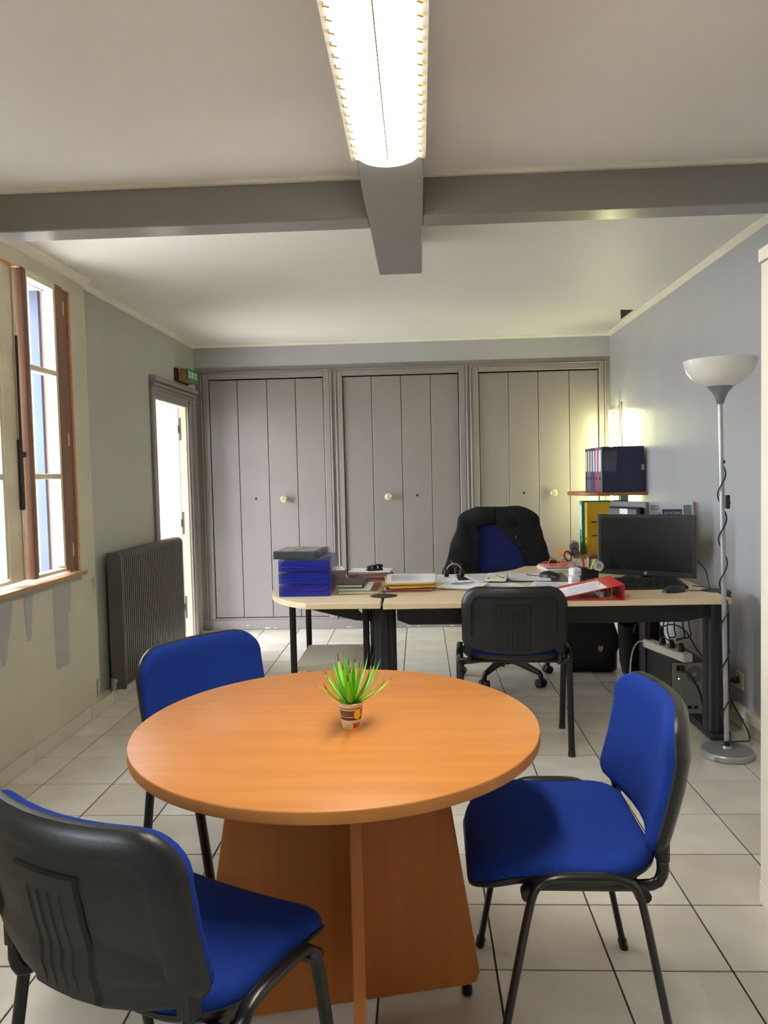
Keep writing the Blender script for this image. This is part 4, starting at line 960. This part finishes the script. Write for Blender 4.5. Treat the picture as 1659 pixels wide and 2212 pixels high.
# ------------------------------------------------------------------ under the desk
bc = thing('briefcase', 'black leather briefcase with a brass clasp on the floor under the desk', 'bag', (1.065, 4.95, 0), R(-2))
G().loft([[V((x, y, z)) for x, y in rrect(a, b, .04)] for a, b, z in ((.15, .06, .005), (.165, .075, .015), (.168, .08, .15), (.160, .07, .27), (.14, .045, .315))]).mk('body', m_leather, bc, ang=60)
G().loft([[V((x, -.078-y, z)) for x, y in ((-w_, 0), (w_, 0), (w_, .008), (-w_, .008))] for w_, z in ((.155, .135), (.168, .16), (.165, .24), (.14, .32))]).mk('flap', m_leather, bc)
G().prism([(-.016, .02), (.016, .02), (.016, .0), (.008, -.018), (-.008, -.018), (-.016, 0)], 0, .006, frame((.055, -.086, .155), (1, 0, 0), (0, 0, 1)), bev=.001).mk('clasp', m_brass, bc)
G().tube([(-.06, -.01, .31), (-.055, -.01, .345), (.055, -.01, .345), (.06, -.01, .31)], .008, 8, smooth=1).mk('handle', m_leather, bc)
bn = thing('tote_bag', 'soft black cloth bag with a rounded base beside the briefcase', 'bag', (1.325, 4.72, 0))
G().loft([[V((x, y, z)) for x, y in rrect(a, b, .06)] for a, b, z in ((.075, .07, .004), (.10, .095, .03), (.112, .11, .10), (.12, .12, .33), (.113, .113, .335), (.10, .10, .15), (.09, .09, .05))], cap1=True).mk('body', m_cloth, bn, ang=60)
G().tube([(-.07, -.12, .31), (-.06, -.125, .37), (.06, -.125, .37), (.07, -.12, .31)], .006, 8, smooth=1).mk('handle', m_leather, bn)
pcx = thing('computer_tower', 'black and steel computer tower on the floor, rear panel showing', 'computer', (1.347, 4.13, 0))
G().b(-.09, .09, -.20, .22, .008, .300, .004).mk('case', m_black, pcx)
G().b(-.086, .086, -.204, -.2, .012, .296).mk('rear_panel', m_galv, pcx)
G().b(-.082, .082, -.2065, -.204, .185, .292, .001).mk('power_supply', m_galv, pcx)
g = G()
for i in range(-5, 6):
    for j in range(-5, 6):
        x, z = i*.0085+(j % 2)*.00425, j*.0075
        if .012 < math.hypot(x, z) < .040: g.lathe([(.0003, 0), (.0031, 0)], 6, (.024+x, -.2072, .238+z), M=MX.Rotation(pi/2, 4, 'X'), cap=False)
g.mk('vent_holes', m_hole, pcx, fix=False, kind='stuff')
G().b(-.066, -.026, -.208, -.2064, .255, .282, .001).mk('power_socket', m_black, pcx)
G().b(-.055, -.030, -.235, -.207, .258, .278, .004).tube([(-.04, -.23, .267), (-.015, -.255, .25), (.03, -.26, .17), (.055, -.25, .06)], .0045, 8, smooth=1).mk('power_plug', m_bezel, pcx)
G().lathe([(.0005, 0), (.003, 0), (.003, .001), (.0005, .001)], 10, (-.055, -.2066, .215), M=MX.Rotation(pi/2, 4, 'X'), cap=False).mk('status_light', m_led, pcx)
for k in range(4): G().b(-.07+.03*k, -.05+.03*k, -.2055, -.204, .06, .075).mk('port', m_hole, pcx)
ps = thing('power_strip', 'white power strip with black plugs on top of the computer tower', 'power strip', (1.285, 4.09, .300), R(15))
G().b(-.028, .028, -.19, .19, .001, .045, .005).mk('body', m_plast, ps)
for k in range(4):
    y = -.13+.085*k
    G().lathe([(.001, .0445), (.019, .0445), (.02, .0465), (.018, .0465), (.016, .0455), (.001, .0455)], 20, (0, y, 0), cap=False).mk('socket', m_plast, ps)
    if k < 3: G().lathe([(.001, .046), (.018, .046), (.019, .06), (.013, .08), (.006, .09), (.001, .09)], 16, (0, y, 0), cap=False).mk('plug', m_bezel, ps)
G().b(-.012, .012, .155, .18, .045, .05, .002).mk('switch', m_redd, ps)
G().tube([(0, .19, .03), (-.04, .22, .03), (-.09, .20, -.03), (-.13, .15, -.15), (-.15, .10, -.27), (-.155, .05, -.292), (-.12, -.05, -.294)], .004, 8, smooth=2).mk('cord', m_plast, ps)
def cable(label, pts, r=.0035): tag(G().tube(pts, r, 7, smooth=2).mk('cable', m_bezel), label, 'cable', 'black cables behind the desk leg')
for k, lab in enumerate(('leftmost of the black cables hanging behind the right desk leg', 'second from the left of the black cables hanging behind the right desk leg', 'middle one of the black cables hanging behind the right desk leg', 'second from the right of the black cables hanging behind the right desk leg', 'rightmost of the black cables hanging behind the right desk leg')):
    x = 1.25+.034*k; random.seed(30+k)
    cable(lab, [(x, 4.0+.03*k, .665), (x+.01, 4.02+.02*k, .55), (x-.02+.03*random.random(), 4.03, .45), (x+.03*random.random(), 4.05, .40), (1.27+.012*k, 4.0+.04*(k % 3), .392)])
cable('black cable looping high above the power strip', [(1.25, 4.05, .39), (1.235, 4.06, .44), (1.29, 4.05, .475), (1.36, 4.03, .45), (1.40, 4.0, .36), (1.43, 3.98, .31)])
# wall outlet, trunking
ou = thing('wall_outlet', 'cream wall outlet with a black plug low on the right wall', 'outlet', (XR, 3.838, .228))
G().b(-.010, 0, -.042, .042, -.042, .042, .003).mk('plate', m_cream, ou)
G().lathe([(.001, 0), (.018, 0), (.018, .02), (.012, .03), (.001, .032)], 16, (-.010, .01, .0), M=MX.Rotation(-pi/2, 4, 'Y'), cap=False).mk('plug', m_bezel, ou)
G().tube([(-.04, .01, 0), (-.06, .01, -.02), (-.05, .0, -.10), (-.03, -.05, -.16), (-.05, -.20, -.18), (-.08, -.30, -.20), (-.12, -.34, -.185), (-.20, -.335, -.19), (-.225, -.375, -.195)], .0032, 8, smooth=2).mk('cord', m_bezel, ou)
tk = struct(G().b(XR-.03, XR, 2.3, 3.88, .064, .112, .003).mk('trim_9', m_plast))

# ------------------------------------------------------------------ floor lamp
lp = thing('floor_lamp', 'silver floor lamp with a white bowl shade by the right end of the desk', 'lamp', (1.342, 3.438, 0))
G().lathe([(.001, 0), (.108, 0), (.112, .004), (.112, .024), (.108, .029), (.02, .034), (.016, .045), (.001, .045)], 48, cap=False).mk('base', m_silver, lp)
LN = V((-.028, 0, 1.566)); ax = lambda z: V((LN.x*z/1.566, 0, z))
G().tube([ax(.035), ax(1.57)], .0108, 16).mk('pole', m_silver, lp)
G().tube([ax(.045), ax(.068)], .0135, 14).mk('collar', m_bezel, lp)
Mt = MX.Rotation(R(-3), 4, 'Y')
G().lathe([(.012, 1.555), (.017, 1.562), (.022, 1.58), (.033, 1.605), (.056, 1.632), (.055, 1.636), (.03, 1.63)], 32, (LN.x, 0, 0), cap=False).mk('cone', mat('cone_grey', '808388', .35, metal=.4), lp)
pr = [(.055, 1.632), (.085, 1.645), (.115, 1.668), (.137, 1.698), (.148, 1.726), (.152, 1.745), (.149, 1.745), (.145, 1.727), (.133, 1.70), (.11, 1.672), (.08, 1.652), (.01, 1.645)]
G().lathe(pr, 48, (LN.x, 0, 0), cap=False).mk('bowl_shade', m_opal, lp, ang=60)
pts = []
for i in range(121):
    t_ = i/120; z = 1.30-1.235*t_; a = R(60)-t_*2*pi*6.3; rr_ = .0142+.004*abs(sin(t_*20)); pts.append(ax(z)+V((cos(a)*rr_, sin(a)*rr_, 0)))
G().tube([ax(1.305)+V((.006, -.012, 0))]+pts, .0032, 6).mk('cord', m_bezel, lp)
G().lathe([(.001, -.008), (.006, -.006), (.007, 0), (.006, .006), (.001, .008)], 12, tuple(ax(1.305)+V((.006, -.012, 0))), cap=False).mk('cord_grommet', m_bezel, lp)
sw = G().box((0, 0, 0), (.017, .016, .060), .003).mk('switch', m_bezel, lp); sw.location = ax(1.13)+V((.0205, -.010, 0))
G().box((.0095, 0, -.004), (.004, .007, .012), .001).mk('rocker', m_bezel, sw)
